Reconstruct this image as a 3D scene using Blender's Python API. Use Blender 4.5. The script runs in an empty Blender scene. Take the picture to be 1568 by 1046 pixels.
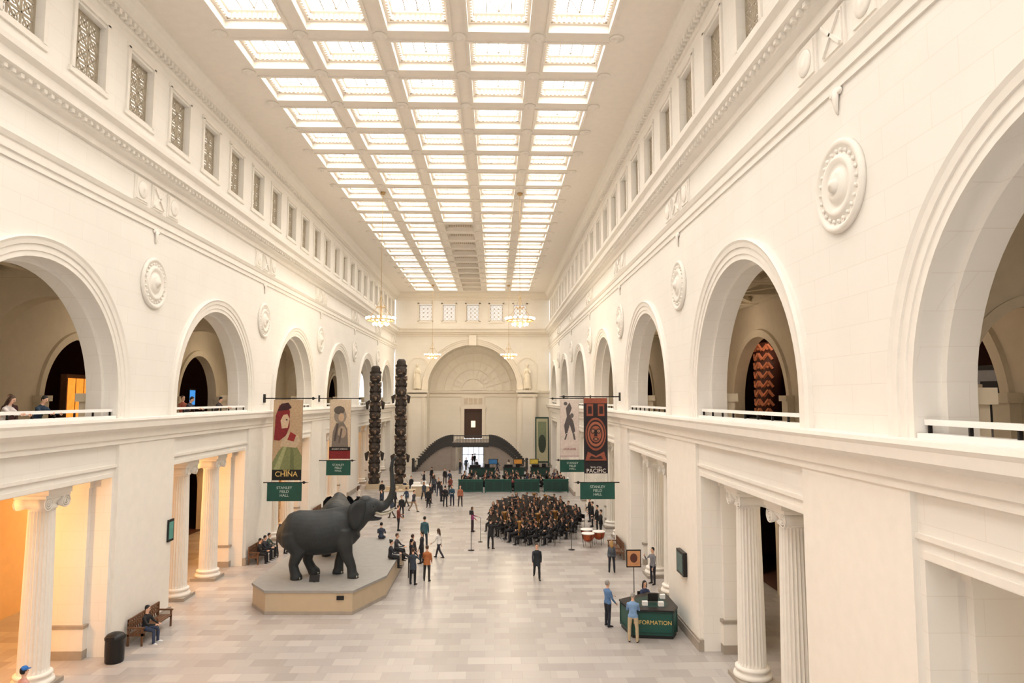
import bpy, math, random
import numpy as np
from mathutils import Vector as V, Matrix
from math import sin, cos, pi, radians as R
random.seed(7)
scene=bpy.context.scene
COL=scene.collection
try: scene.view_settings.view_transform='Standard'
except Exception: pass
# ------------------------------------------------------------------ constants (metres)
XL,XR=-13.65,7.5
XC=(XL+XR)/2
PITCH=13.1
BAYS=[7.8+PITCH*k for k in range(-1,7)]
Y0,Y1=BAYS[0]-6.55, 94.0
ZC=23.65
HW=4.25
# ------------------------------------------------------------------ materials
_mc={}
def mat(name,col,rough=.6,metal=0.0,emis=0.0,var=0.06,scale=3.0,bump=0.0,ecol=None):
    if name in _mc: return _mc[name]
    m=bpy.data.materials.new(name); m.use_nodes=True
    nt=m.node_tree; b=nt.nodes['Principled BSDF']
    b.inputs['Roughness'].default_value=rough; b.inputs['Metallic'].default_value=metal
    tc=nt.nodes.new('ShaderNodeTexCoord'); n=nt.nodes.new('ShaderNodeTexNoise')
    n.inputs['Scale'].default_value=scale; n.inputs['Detail'].default_value=4
    nt.links.new(tc.outputs['Object'],n.inputs['Vector'])
    r=nt.nodes.new('ShaderNodeValToRGB')
    r.color_ramp.elements[0].position=.3; r.color_ramp.elements[1].position=.7
    r.color_ramp.elements[0].color=(*[max(0,c*(1-var)) for c in col],1)
    r.color_ramp.elements[1].color=(*[min(1,c*(1+var)) for c in col],1)
    nt.links.new(n.outputs['Fac'],r.inputs['Fac']); nt.links.new(r.outputs['Color'],b.inputs['Base Color'])
    if bump>0:
        bp=nt.nodes.new('ShaderNodeBump'); bp.inputs['Strength'].default_value=bump; bp.inputs['Distance'].default_value=.02
        n2=nt.nodes.new('ShaderNodeTexNoise'); n2.inputs['Scale'].default_value=scale*4; n2.inputs['Detail'].default_value=6
        nt.links.new(tc.outputs['Object'],n2.inputs['Vector'])
        nt.links.new(n2.outputs['Fac'],bp.inputs['Height']); nt.links.new(bp.outputs['Normal'],b.inputs['Normal'])
    if emis>0:
        b.inputs['Emission Color'].default_value=(*(ecol or col),1); b.inputs['Emission Strength'].default_value=emis
    _mc[name]=m; return m
def C(r,g,b): # sRGB 0-255 to linear
    return tuple(((c/255)/12.92 if c/255<=.04045 else ((c/255+.055)/1.055)**2.4) for c in (r,g,b))
def cm(r,g,b,rough=.8):
    return mat('cloth_%d_%d_%d'%(r,g,b),C(r,g,b),rough,var=.12,scale=8)
def wallmat(name,col):
    m=mat(name,col,.75,var=.02,scale=.6)
    nt=m.node_tree; b=nt.nodes['Principled BSDF']
    g=nt.nodes.new('ShaderNodeNewGeometry'); s=nt.nodes.new('ShaderNodeSeparateXYZ'); c=nt.nodes.new('ShaderNodeCombineXYZ')
    add=nt.nodes.new('ShaderNodeMath'); add.operation='ADD'
    nt.links.new(g.outputs['Position'],s.inputs[0]); nt.links.new(s.outputs['X'],add.inputs[0]); nt.links.new(s.outputs['Y'],add.inputs[1])
    nt.links.new(add.outputs[0],c.inputs['X']); nt.links.new(s.outputs['Z'],c.inputs['Y'])
    br=nt.nodes.new('ShaderNodeTexBrick'); br.inputs['Scale'].default_value=1
    br.inputs['Brick Width'].default_value=1.5; br.inputs['Row Height'].default_value=.62; br.inputs['Mortar Size'].default_value=.008
    br.inputs['Color1'].default_value=(1,1,1,1); br.inputs['Color2'].default_value=(.985,.985,.98,1); br.inputs['Mortar'].default_value=(.93,.91,.89,1)
    nt.links.new(c.outputs[0],br.inputs['Vector'])
    mx=nt.nodes.new('ShaderNodeMix'); mx.data_type='RGBA'; mx.blend_type='MULTIPLY'; mx.inputs[0].default_value=1
    ramp=[n for n in nt.nodes if n.type=='VALTORGB'][0]
    nt.links.new(ramp.outputs['Color'],mx.inputs[6]); nt.links.new(br.outputs['Color'],mx.inputs[7])
    nt.links.new(mx.outputs[2],b.inputs['Base Color']); return m
M_wall=wallmat('limestone_wall',(.86,.828,.775))
M_wallb=wallmat('limestone_wall_warm',(.89,.825,.72))
M_trim=mat('plaster_trim',(.86,.818,.752),.7,var=.02)
M_trimb=mat('plaster_trim_warm',(.87,.79,.67),.7,var=.02)
M_ceil=mat('ceiling_plaster',(.87,.805,.72),.7,var=.02)
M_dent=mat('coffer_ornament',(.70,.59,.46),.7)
M_sky=mat('skylight_glass',(1,.98,.95),.4,emis=8.9,var=0,ecol=(1,.975,.945))
M_pane=mat('window_glass_daylight',(1,.98,.95),.4,emis=.9,var=0)
M_lat=mat('window_lattice_paint',C(172,160,140),.6)
M_base=mat('baseboard_stone',C(165,155,143),.6)
M_white=mat('white_paint',(.9,.88,.85),.5,var=.01)
M_paper=mat('sheet_music_paper',C(150,146,140),.8)
M_dark=mat('dark_iron',C(38,36,36),.4,metal=.5)
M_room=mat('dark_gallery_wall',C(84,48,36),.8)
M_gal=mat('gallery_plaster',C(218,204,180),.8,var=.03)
M_orange=mat('warm_aisle_plaster',C(240,204,150),.8,var=.03)
M_brass=mat('brass',C(150,112,62),.45,metal=.7)
M_green=mat('green_panel_paint',C(16,76,66),.45,var=.08)
M_greend=mat('dark_green_paint',C(16,54,48),.45)
M_wood=mat('oak_wood',C(110,74,48),.5,var=.2,scale=12)
M_black=mat('black_cloth',C(24,24,28),.8,var=.2,scale=9)
M_ele=mat('elephant_hide',C(36,40,42),.6,var=.25,scale=2.0,bump=.5)
M_ivory=mat('ivory',C(170,164,148),.4)
M_plat=mat('platform_side_paint',C(194,176,148),.6,var=.03)
M_platt=mat('platform_top',C(152,150,146),.6,var=.05)
M_totem=mat('weathered_cedar',C(66,58,52),.8,var=.4,scale=2.2,bump=.5)
M_stone=mat('marble_statue',C(240,228,205),.6)
def floormat():
    m=mat('stone_tile_floor',C(205,198,192),.27,var=.05,scale=.5); nt=m.node_tree; b=nt.nodes['Principled BSDF']
    g=nt.nodes.new('ShaderNodeNewGeometry')
    def brick(w,h,mo,off,c1,c2,c3,loc):
        mp=nt.nodes.new('ShaderNodeMapping'); mp.inputs['Location'].default_value=loc
        nt.links.new(g.outputs['Position'],mp.inputs['Vector'])
        br=nt.nodes.new('ShaderNodeTexBrick'); br.inputs['Scale'].default_value=1; br.offset=off
        br.inputs['Brick Width'].default_value=w; br.inputs['Row Height'].default_value=h; br.inputs['Mortar Size'].default_value=mo
        br.inputs['Color1'].default_value=(*c1,1); br.inputs['Color2'].default_value=(*c2,1); br.inputs['Mortar'].default_value=(*c3,1)
        nt.links.new(mp.outputs[0],br.inputs['Vector']); return br
    b1=brick(.92,.62,.004,.37,C(194,188,184),C(174,168,164),C(162,155,150),(0,0,0))
    b2=brick(1.84,.62,0,.25,(1,1,1),(.88,.87,.86),(1,1,1),(5.3,0,0))
    mx=nt.nodes.new('ShaderNodeMix'); mx.data_type='RGBA'; mx.blend_type='MULTIPLY'; mx.inputs[0].default_value=1
    nt.links.new(b1.outputs['Color'],mx.inputs[6]); nt.links.new(b2.outputs['Color'],mx.inputs[7])
    nt.links.new(mx.outputs[2],b.inputs['Base Color']); return m
M_floor=floormat()
# ------------------------------------------------------------------ mesh builder
class MB:
    def __init__(s): s.v=[];s.f=[];s.m=[];s.s=[]
    def add(s,vs,fs,mi=0,sm=False):
        o=len(s.v); s.v+=[tuple(v) for v in vs]
        for f in fs: s.f.append([i+o for i in f]); s.m.append(mi); s.s.append(sm)
    def quad(s,a,b,c,d,mi=0): s.add([a,b,c,d],[(0,1,2,3)],mi)
    def box(s,x0,x1,y0,y1,z0,z1,mi=0,M=None):
        vs=[V((x,y,z)) for z in (z0,z1) for y in (y0,y1) for x in (x0,x1)]
        if M is not None: vs=[M@v for v in vs]
        s.add(vs,[(0,2,3,1),(4,5,7,6),(0,1,5,4),(2,6,7,3),(0,4,6,2),(1,3,7,5)],mi)
    def bar(s,p,q,w,mi=0,h=None):
        s.tube([p,q],[(w,h or w)]*2,4,mi,sm=False)
    def tube(s,pts,rad,n=10,mi=0,ref=(1,0,0),sm=True,caps=True):
        pts=[V(p) for p in pts]; ref=V(ref); vs=[];N=len(pts)
        last=None
        for i,p in enumerate(pts):
            t=(pts[min(i+1,N-1)]-pts[max(i-1,0)])
            if t.length<1e-9: t=V((0,0,1))
            t.normalize()
            a=ref-ref.dot(t)*t
            if a.length<.05: 
                r2=V((0,1,0)) if abs(t.y)<.9 else V((0,0,1)); a=last if last is not None else r2-r2.dot(t)*t
                a=a-a.dot(t)*t
            a.normalize(); last=a.copy(); b=t.cross(a)
            r=rad[i]; ra,rb=(r if isinstance(r,(tuple,list)) else (r,r))
            for k in range(n):
                th=2*pi*(k+.5)/n; vs.append(p+a*(ra*cos(th))+b*(rb*sin(th)))
        fs=[(i*n+k,i*n+(k+1)%n,(i+1)*n+(k+1)%n,(i+1)*n+k) for i in range(N-1) for k in range(n)]
        if caps: fs+= [tuple(range(n-1,-1,-1)),tuple(range((N-1)*n,N*n))]
        s.add(vs,fs,mi,sm)
    def lathe(s,prof,n=24,o=(0,0,0),mi=0,axis='z',sm=True):
        vs=[]
        for r,z in prof:
            for k in range(n):
                th=2*pi*k/n; a,b=r*cos(th),r*sin(th)
                vs.append({'z':(o[0]+a,o[1]+b,o[2]+z),'x':(o[0]+z,o[1]+a,o[2]+b),'y':(o[0]+a,o[1]+z,o[2]+b)}[axis])
        N=len(prof)
        fs=[(i*n+k,i*n+(k+1)%n,(i+1)*n+(k+1)%n,(i+1)*n+k) for i in range(N-1) for k in range(n)]
        fs+=[tuple(range(n-1,-1,-1)),tuple(range((N-1)*n,N*n))]
        s.add(vs,fs,mi,sm)
    def prism(s,poly,f0,f1,mi=0):
        n=len(poly); vs=[f0(p) for p in poly]+[f1(p) for p in poly]
        s.add(vs,[tuple(range(n)),tuple(range(2*n-1,n-1,-1))]+[(i,(i+1)%n,n+(i+1)%n,n+i) for i in range(n)],mi)
    def sphere(s,c,r,mi=0,n=10):
        rr=r if isinstance(r,(tuple,list)) else (r,r,r); vs=[];m=n//2+1
        for i in range(m+1):
            ph=pi*i/m
            for k in range(n):
                th=2*pi*k/n; vs.append((c[0]+rr[0]*sin(ph)*cos(th),c[1]+rr[1]*sin(ph)*sin(th),c[2]+rr[2]*cos(ph)))
        fs=[(i*n+k,i*n+(k+1)%n,(i+1)*n+(k+1)%n,(i+1)*n+k) for i in range(m) for k in range(n)]
        s.add(vs,fs,mi,True)
    def mesh(s,name,mats):
        me=bpy.data.meshes.new(name); me.from_pydata(s.v,[],s.f)
        for m in mats: me.materials.append(m)
        me.polygons.foreach_set('material_index',s.m); me.polygons.foreach_set('use_smooth',s.s); me.update(); return me
    def obj(s,name,mats,parent=None,loc=(0,0,0),rz=0,scale=1):
        return inst(name,s.mesh(name,mats),parent,loc,rz,scale)
def inst(name,me,parent=None,loc=(0,0,0),rz=0,scale=1):
    o=bpy.data.objects.new(name,me); COL.objects.link(o); o.location=loc; o.rotation_euler=(0,0,rz)
    o.scale=(scale,)*3 if not isinstance(scale,(tuple,list)) else scale
    if parent: o.parent=parent
    return o
def empty(name,loc=(0,0,0)):
    o=bpy.data.objects.new(name,None); COL.objects.link(o); o.location=loc; o.empty_display_size=.2; return o
def text(body,size,loc,rot,m,parent=None,ax='CENTER',name='lettering'):
    c=bpy.data.curves.new(name,'FONT'); c.body=body; c.size=size; c.align_x=ax; c.align_y='CENTER'; c.extrude=.004
    c.materials.append(m); o=bpy.data.objects.new(name,c); COL.objects.link(o); o.location=loc; o.rotation_euler=rot
    if parent: o.parent=parent
    return o
# ------------------------------------------------------------------ arch helpers, P(a,z,d)->xyz
def arch_panel(mb,P,d,a0,a1,z0,z1,c,r,zs,zsill,mi=0,n=40):
    q=lambda A,B,Cc,D: mb.quad(P(*A,d),P(*B,d),P(*Cc,d),P(*D,d),mi)
    q((a0,z0),(c-r,z0),(c-r,z1),(a0,z1)); q((c+r,z0),(a1,z0),(a1,z1),(c+r,z1))
    if zsill>z0+1e-6: q((c-r,z0),(c+r,z0),(c+r,zsill),(c-r,zsill))
    pts=[(c-r*cos(pi*i/n),zs+r*sin(pi*i/n)) for i in range(n+1)]
    for i in range(n): q(pts[i],pts[i+1],(pts[i+1][0],z1),(pts[i][0],z1))
def arch_path(c,r,zs,zb,n=40):
    out=[((c-r,zb),(-1,0))] if zb<zs-1e-6 else []
    out+=[((c-r*cos(pi*i/n),zs+r*sin(pi*i/n)),(-cos(pi*i/n),sin(pi*i/n))) for i in range(n+1)]
    if zb<zs-1e-6: out.append(((c+r,zb),(1,0)))
    return out
def arch_sweep(mb,P,prof,c,r,zs,zb,mi=0,n=40,sm=False):
    path=arch_path(c,r,zs,zb,n); k=len(prof)
    vs=[P(p[0]+nn[0]*dr,p[1]+nn[1]*dr,d) for p,nn in path for dr,d in prof]
    fs=[(i*k+j,i*k+j+1,(i+1)*k+j+1,(i+1)*k+j) for i in range(len(path)-1) for j in range(k-1)]
    mb.add(vs,fs,mi,sm)
def run(mb,P,prof,a0,a1,mi=0):  # prof [(d,z)]
    k=len(prof); vs=[P(a0,z,d) for d,z in prof]+[P(a1,z,d) for d,z in prof]
    mb.add(vs,[(j,j+1,k+j+1,k+j) for j in range(k-1)]+[tuple(range(k)),tuple(range(2*k-1,k-1,-1))],mi)
ARCHIV=[(0,0),(0,-.07),(.16,-.07),(.17,-.10),(.36,-.10),(.37,-.14),(.50,-.16),(.58,-.20),(.62,-.12),(.62,0)]
CORN_LOW=[(0,7.35),(-.16,7.38),(-.16,7.52),(-.22,7.56),(-.24,7.80),(-.34,7.88),(-.46,7.95),(-.48,8.14),(-.52,8.22),(-.50,8.30),(0,8.31)]
ARCHI=[(0,15.75),(-.05,15.75),(-.05,15.95),(-.10,15.97),(-.10,16.22),(-.14,16.26),(-.20,16.40),(0,16.42)]
CORN_TOP=[(0,17.55),(-.10,17.58),(-.14,17.78),(-.32,17.88),(-.34,18.02),(-.55,18.1),(-.58,18.38),(-.72,18.52),(-.74,18.66),(0,18.76)]
CORN_CEIL=[(0,22.55),(-.08,22.58),(-.10,22.85),(-.30,22.95),(-.32,23.15),(-.5,23.3),(-.6,23.5),(-.62,23.65),(0,23.65)]
def side(s,xw,tag,GB,RB,ZB):
    P=lambda a,z,d: (xw+s*d,a,z)
    w=MB(); t=MB(); g=MB(); bb=MB()
    bx=lambda m,d0,d1,y0,y1,z0,z1,mi=0: m.box(*sorted((xw+s*d0,xw+s*d1)),*sorted((y0,y1)),z0,z1,mi)
    GM=(1.0+GB)/2; GR=(GB-1.0)/2
    for ci,c in enumerate(BAYS):
        a0,a1=c-6.55,c+6.55
        for d in (0,2.0):
            for (p,q) in ((a0,c-HW),(c+HW,a1)): w.quad(P(p,0,d),P(q,0,d),P(q,6.2,d),P(p,6.2,d))
        w.quad(P(a0,6.2,0),P(a1,6.2,0),P(a1,7.4,0),P(a0,7.4,0))
        w.quad(P(c-HW,6.2,0),P(c+HW,6.2,0),P(c+HW,6.2,.1),P(c-HW,6.2,.1))
        arch_panel(w,P,0,a0,a1,7.4,15.8,c,HW,9.0,8.3)
        arch_panel(w,P,1.0,a0,a1,7.4,14.2,c,HW,9.0,7.4)
        arch_sweep(w,P,[(0,0),(0,.45)],c,HW,9.0,7.4)
        arch_sweep(w,P,[(0,.45),(-.15,.45),(-.15,1.0),(0,1.0)],c,HW,9.0,7.4)
        arch_sweep(t,P,ARCHIV,c,HW,9.0,8.3)
        for sg in (-1,1):
            e=c+sg*HW
            w.quad(P(e,0,0),P(e,0,2),P(e,6.2,2),P(e,6.2,0))
            bx(w,.7,1.9,e,e-sg*.18,0,6.2)
            bx(t,.62,1.98,e,e-sg*.26,.3,1.05)
            bx(bb,.6,2.0,e,e-sg*.3,0,.3); bx(bb,.58,2.02,e,e-sg*.3,1.05,1.15)
            bx(t,.62,1.98,e,e-sg*.26,5.85,6.2)
        bx(w,.02,.3,c-HW,c+HW,7.4,8.3)
        bx(t,-.04,.34,c-HW+.02,c+HW-.02,8.3,8.40,1)
        bx(t,.1,.2,c-HW+.02,c+HW-.02,8.54,8.64,1)
        for k in range(9):
            yy=c-HW+.1+k*(2*HW-.2)/8; bx(t,.12,.18,yy-.02,yy+.02,8.40,8.54,2)
        bx(t,-.06,0,a0,a1,6.55,6.65); bx(t,-.03,0,c-HW,c+HW,6.22,6.36)
        bx(g,.1,GB,a0,a1,6.2,7.4)
        arch_panel(g,P,GB,a0,a1,0,6.2,c,1.7,2.9,0,2 if s<0 else 0)
        arch_sweep(g,P,[(0,GB),(0,GB+.5)],c,1.7,2.9,0)
        arch_sweep(g,P,[(0,GB),(0,GB-.1),(.3,GB-.1),(.3,GB)],c,1.7,2.9,0)
        arch_panel(g,P,GB,a0,a1,7.4,14.2,c,RB,ZB,7.4)
        arch_sweep(g,P,[(0,GB),(0,GB+.5)],c,RB,ZB,7.4)
        arch_sweep(g,P,[(0,GB),(0,GB-.1),(.35,GB-.12),(.4,GB)],c,RB,ZB,7.4)
        for sg in (-1,1):
            e=c+sg*(RB+.25); bx(g,GB-.3,GB,e-.3,e+.3,7.4,8.9); bx(g,GB-.4,GB,e-.38,e+.38,8.9,9.15)
            e=c+sg*(HW+.35); bx(g,1.0,1.35,e-.3,e+.3,7.4,8.9); bx(g,1.0,1.45,e-.38,e+.38,8.9,9.2)
        g.quad(P(a0,14.2,1),P(a1,14.2,1),P(a1,14.2,GB),P(a0,14.2,GB))
        for k in range(5):
            yy=a0+.3+k*(12.5/4); bx(g,1,GB,yy-.22,yy+.22,13.75,14.2); bx(g,1,GB,yy-.36,yy+.36,14.0,14.2)
        for dd in (1.3,GM,GB-.3): bx(g,dd-.2,dd+.2,a0,a1,13.77,14.2); bx(g,dd-.34,dd+.34,a0,a1,14.01,14.2)
        for (p,q) in (((a0+.5,1.3),(c,GB-.3)),((c,1.3),(a1-.5,GB-.3)),((a0+.5,GB-.3),(c,1.3)),((c,GB-.3),(a1-.5,1.3))):
            g.bar(P(p[0],13.95,p[1]),P(q[0],13.95,q[1]),.2)
        Q=lambda a,z,d,yy=a1: (xw+s*a,yy+d,z)
        if s<0: tc_,tr_,tz=GM,GR-.35,10.6
        else: tc_,tr_,tz=4.0,1.6,9.4
        if s<0 or ci<2:
            for dd in (-.35,.35): arch_panel(g,Q,dd,1.0,GB,7.4,14.2,tc_,tr_,tz,7.4)
            arch_sweep(g,Q,[(0,-.35),(0,.35)],tc_,tr_,tz,7.4)
            arch_sweep(g,Q,[(0,-.35),(0,-.4),(.22,-.4),(.22,-.35)],tc_,tr_,tz,7.4)
            if s>0:
                for sg in (-1,1):
                    e=tc_+sg*tr_; g.box(*sorted((xw+e-.1*sg,xw+e+.25*sg)),a1-.5,a1+.4,8.9,9.3)
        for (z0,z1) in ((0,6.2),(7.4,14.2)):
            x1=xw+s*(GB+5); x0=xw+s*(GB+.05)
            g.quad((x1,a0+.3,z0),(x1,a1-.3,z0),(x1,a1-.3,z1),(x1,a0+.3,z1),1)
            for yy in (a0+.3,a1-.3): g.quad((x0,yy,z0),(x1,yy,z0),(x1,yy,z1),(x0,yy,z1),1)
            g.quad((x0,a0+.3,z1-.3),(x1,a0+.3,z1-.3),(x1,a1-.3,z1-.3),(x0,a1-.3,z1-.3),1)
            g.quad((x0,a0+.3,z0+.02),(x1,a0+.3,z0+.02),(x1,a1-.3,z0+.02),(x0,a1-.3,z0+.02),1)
        w.quad(P(a0,15.8,0),P(a1,15.8,0),P(a1,18.7,0),P(a0,18.7,0))
        ww,z0,z1=.86,19.75,21.95
        for y in (c-4.9125,c-1.6375,c+1.6375,c+4.9125):
            L,Rr=y-1.6375,y+1.6375
            for (p,q,za,zb) in ((L,Rr,18.7,z0),(L,Rr,z1,23.7),(L,y-ww,z0,z1),(y+ww,Rr,z0,z1)):
                w.quad(P(p,za,0),P(q,za,0),P(q,zb,0),P(p,zb,0))
            for e in (y-ww,y+ww): w.quad(P(e,z0,0),P(e,z1,0),P(e,z1,.5),P(e,z0,.5))
            for e in (z0,z1): w.quad(P(y-ww,e,0),P(y+ww,e,0),P(y+ww,e,.5),P(y-ww,e,.5))
            for (p,q,za,zb) in ((y-ww-.16,y-ww,z0-.1,z1+.16),(y+ww,y+ww+.16,z0-.1,z1+.16),(y-ww-.22,y+ww+.22,z1+.1,z1+.26),(y-ww-.25,y+ww+.25,z0-.25,z0-.08)):
                bx(t,-.07,0,p,q,za,zb)
        yp=a1
        for (dy,kind) in ((-1.3,1),(0,0),(1.3,1)):
            bx(t,-.05,0,yp+dy-.5,yp+dy+.5,16.55,17.5)
            bx(t,-.09,-.05,yp+dy-.42,yp+dy+.42,16.62,17.43)
            if kind: t.lathe([(0.0,-s*.16),(.12,-s*.15),(.2,-s*.12),(.3,-s*.13),(.33,-s*.09)],20,(xw,yp+dy,17.02),axis='x')
            else:
                for sg in (-1,1): t.bar((xw-s*.11,yp+dy-.38,17.02-sg*.36),(xw-s*.11,yp+dy+.38,17.02+sg*.36),.05)
        t.tube([(xw-s*.03,yp,15.78),(xw-s*.06,yp,15.55),(xw-s*.04,yp,15.3),(xw-s*.01,yp,15.2)],[(.04,.14),(.05,.12),(.04,.06),(.02,.02)],8,ref=(1,0,0))
        for sg in (-1,1): t.sphere((xw-s*.04,yp+sg*.16,15.68),(.05,.1,.08),n=8)
    for c in BAYS:
        yp=c+6.55
        bx(t,-.12,0,yp-2.15,yp+2.15,0,7.4)
        bx(bb,-.2,0,yp-2.3,yp+2.3,0,.32); bx(bb,-.16,0,yp-2.3,yp+2.3,.32,.40)
    for pr in (CORN_LOW,ARCHI,CORN_TOP,CORN_CEIL): run(t,P,pr,Y0,Y1)
    y=Y0+.2
    while y<Y1:
        bx(t,-.28,-.1,y,y+.16,22.72,22.9); bx(t,-.46,-.3,y,y+.14,17.94,18.06); y+=.33
    w.obj('wall_'+tag,[M_wall]); t.obj('trim_'+tag,[M_trim,M_white,M_dark]); g.obj('gallery_wall_'+tag,[M_gal,M_room,M_orange]); bb.obj('baseboard_'+tag,[M_base])
side(-1,XL,'left',6.5,2.9,9.0); side(1,XR,'right',5.7,3.4,8.7)
md=MB()
md.lathe([(1.02,0),(1.02,-.08),(.96,-.13),(.88,-.10),(.84,-.06),(.70,-.06),(.66,-.12),(.58,-.14),(.50,-.09),(.42,-.07),(.36,-.12),(.26,-.18),(.16,-.16),(.13,-.24),(.0,-.27)],40,axis='x')
for k in range(24):
    th=2*pi*k/24; md.sphere((-.08,.77*cos(th),.77*sin(th)),(.05,.05,.05),n=6)
mdm=md.mesh('medallion',[M_trim])
for c in BAYS[:-1]:
    inst('wall_medallion',mdm,loc=(XR-.002,c+6.55,13.6)); inst('wall_medallion',mdm,loc=(XL+.002,c+6.55,13.6),rz=pi)
# ------------------------------------------------------------------ windows lattice
def lattice(mbx,w,h,nx,ny):
    mbx.box(-w,w,-.04,.04,-h,-h+.07);mbx.box(-w,w,-.04,.04,h-.07,h);mbx.box(-w,-w+.07,-.04,.04,-h,h);mbx.box(w-.07,w,-.04,.04,-h,h)
    cw,ch=2*w/nx,2*h/ny
    for i in range(nx):
        for j in range(ny):
            x,z=-w+cw*(i+.5),-h+ch*(j+.5)
            mbx.bar((x-cw/2,0,z-ch/2),(x+cw/2,0,z+ch/2),.034); mbx.bar((x-cw/2,0,z+ch/2),(x+cw/2,0,z-ch/2),.034)
            pts=[(x+.17*cos(t*pi/4),0,z+.17*sin(t*pi/4)) for t in range(9)]
            for a,b in zip(pts,pts[1:]): mbx.bar(a,b,.026)
    for i in range(1,nx): mbx.box(-w+cw*i-.028,-w+cw*i+.028,-.03,.03,-h,h)
    for j in range(1,ny): mbx.box(-w,w,-.03,.03,-h+ch*j-.028,-h+ch*j+.028)
    mbx.quad((-w,.12,-h),(w,.12,-h),(w,.12,h),(-w,.12,h),1)
lt=MB(); lattice(lt,.86,1.1,3,4); ltm=lt.mesh('lattice_window',[M_lat,M_pane])
wi=1
for c in BAYS:
    for dy in (-4.9125,-1.6375,1.6375,4.9125):
        inst('window_%d'%wi,ltm,loc=(XL-.26,c+dy,20.85),rz=pi/2); wi+=1
        inst('window_%d'%wi,ltm,loc=(XR+.26,c+dy,20.85),rz=-pi/2); wi+=1
# ------------------------------------------------------------------ ceiling
ce=MB()
cx=[XC+3.2*k for k in (-2,-1,0,1,2)]; ry=[31.6+3.275*j for j in range(-13,19)]
hx,hy=1.22,1.18
xs=[XL]+[v for x in cx for v in (x-hx,x+hx)]+[XR]; ysl=[Y0]+[v for y in ry for v in (y-hy,y+hy)]+[Y1+.5]
for i in range(len(xs)-1):
    for j in range(len(ysl)-1):
        if i%2==1 and j%2==1: continue
        ce.quad((xs[i],ysl[j],ZC),(xs[i+1],ysl[j],ZC),(xs[i+1],ysl[j+1],ZC),(xs[i],ysl[j+1],ZC))
def ring(mb,x,y,a,b,za,a2,b2,zb,mi=0):
    p=[(x-a,y-b,za),(x+a,y-b,za),(x+a,y+b,za),(x-a,y+b,za)]; q=[(x-a2,y-b2,zb),(x+a2,y-b2,zb),(x+a2,y+b2,zb),(x-a2,y+b2,zb)]
    mb.add(p+q,[(i,(i+1)%4,4+(i+1)%4,4+i) for i in range(4)],mi)
for y in ry:
    for k,x in enumerate(cx):
        ring(ce,x,y,hx+.12,hy+.12,ZC,hx+.12,hy+.12,ZC-.06); ring(ce,x,y,hx+.12,hy+.12,ZC-.06,hx,hy,ZC-.06)
        ring(ce,x,y,hx,hy,ZC-.06,hx,hy,ZC+.28); ring(ce,x,y,hx,hy,ZC+.28,hx-.11,hy-.11,ZC+.28)
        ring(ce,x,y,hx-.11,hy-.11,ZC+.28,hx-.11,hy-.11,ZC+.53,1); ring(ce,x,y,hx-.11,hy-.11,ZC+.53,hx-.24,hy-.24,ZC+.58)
        n=11
        for q in range(n):
            u=-hx+.22+(2*hx-.44)*q/(n-1)
            ce.box(x+u-.05,x+u+.05,y+hy-.19,y+hy-.11,ZC+.3,ZC+.5)
            v=-hy+.22+(2*hy-.44)*q/(n-1)
            for sg in (-1,1): ce.box(*sorted((x+sg*(hx-.19),x+sg*(hx-.11))),y+v-.05,y+v+.05,ZC+.3,ZC+.5)
        aa,bbb=hx-.24,hy-.24
        if k==2 and y>56:
            ce.quad((x-aa,y-bbb,ZC+.58),(x+aa,y-bbb,ZC+.58),(x+aa,y+bbb,ZC+.58),(x-aa,y+bbb,ZC+.58),1)
            for q in range(7): ce.box(x-aa,x+aa,y-bbb+.1+q*.26,y-bbb+.2+q*.26,ZC+.48,ZC+.58)
        else:
            ce.quad((x-aa,y-bbb,ZC+.68),(x+aa,y-bbb,ZC+.68),(x+aa,y+bbb,ZC+.68),(x-aa,y+bbb,ZC+.68),2)
            ring(ce,x,y,aa,bbb,ZC+.58,aa,bbb,ZC+.68)
            for u in (-.5,0,.5): ce.box(x+u-.02,x+u+.02,y-bbb,y+bbb,ZC+.63,ZC+.67,3)
            ce.box(x-aa,x+aa,y-.02,y+.02,ZC+.62,ZC+.67,3)
            ce.bar((x-aa,y-bbb,ZC+.65),(x,y+bbb,ZC+.65),.02,3); ce.bar((x+aa,y-bbb,ZC+.65),(x,y+bbb,ZC+.65),.02,3)
for j in range(len(ry)-1):
    for k in range(6):
        x=XC+3.2*(k-2.5); y=(ry[j]+ry[j+1])/2
        ce.lathe([(.3,0),(.3,-.05),(.22,-.09),(.14,-.07),(.1,-.16),(0,-.2)],12,(x,y,ZC))
ce.box(XL-2,XR+2,Y0,Y1+.5,ZC+1.0,ZC+1.2)
ce.obj('ceiling',[M_ceil,M_dent,M_sky,M_lat])
# ------------------------------------------------------------------ floor
fl=MB(); fl.quad((XL-12,Y0,0),(XR+12,Y0,0),(XR+12,Y1+8,0),(XL-12,Y1+8,0)); fl.obj('floor',[M_floor])
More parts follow.
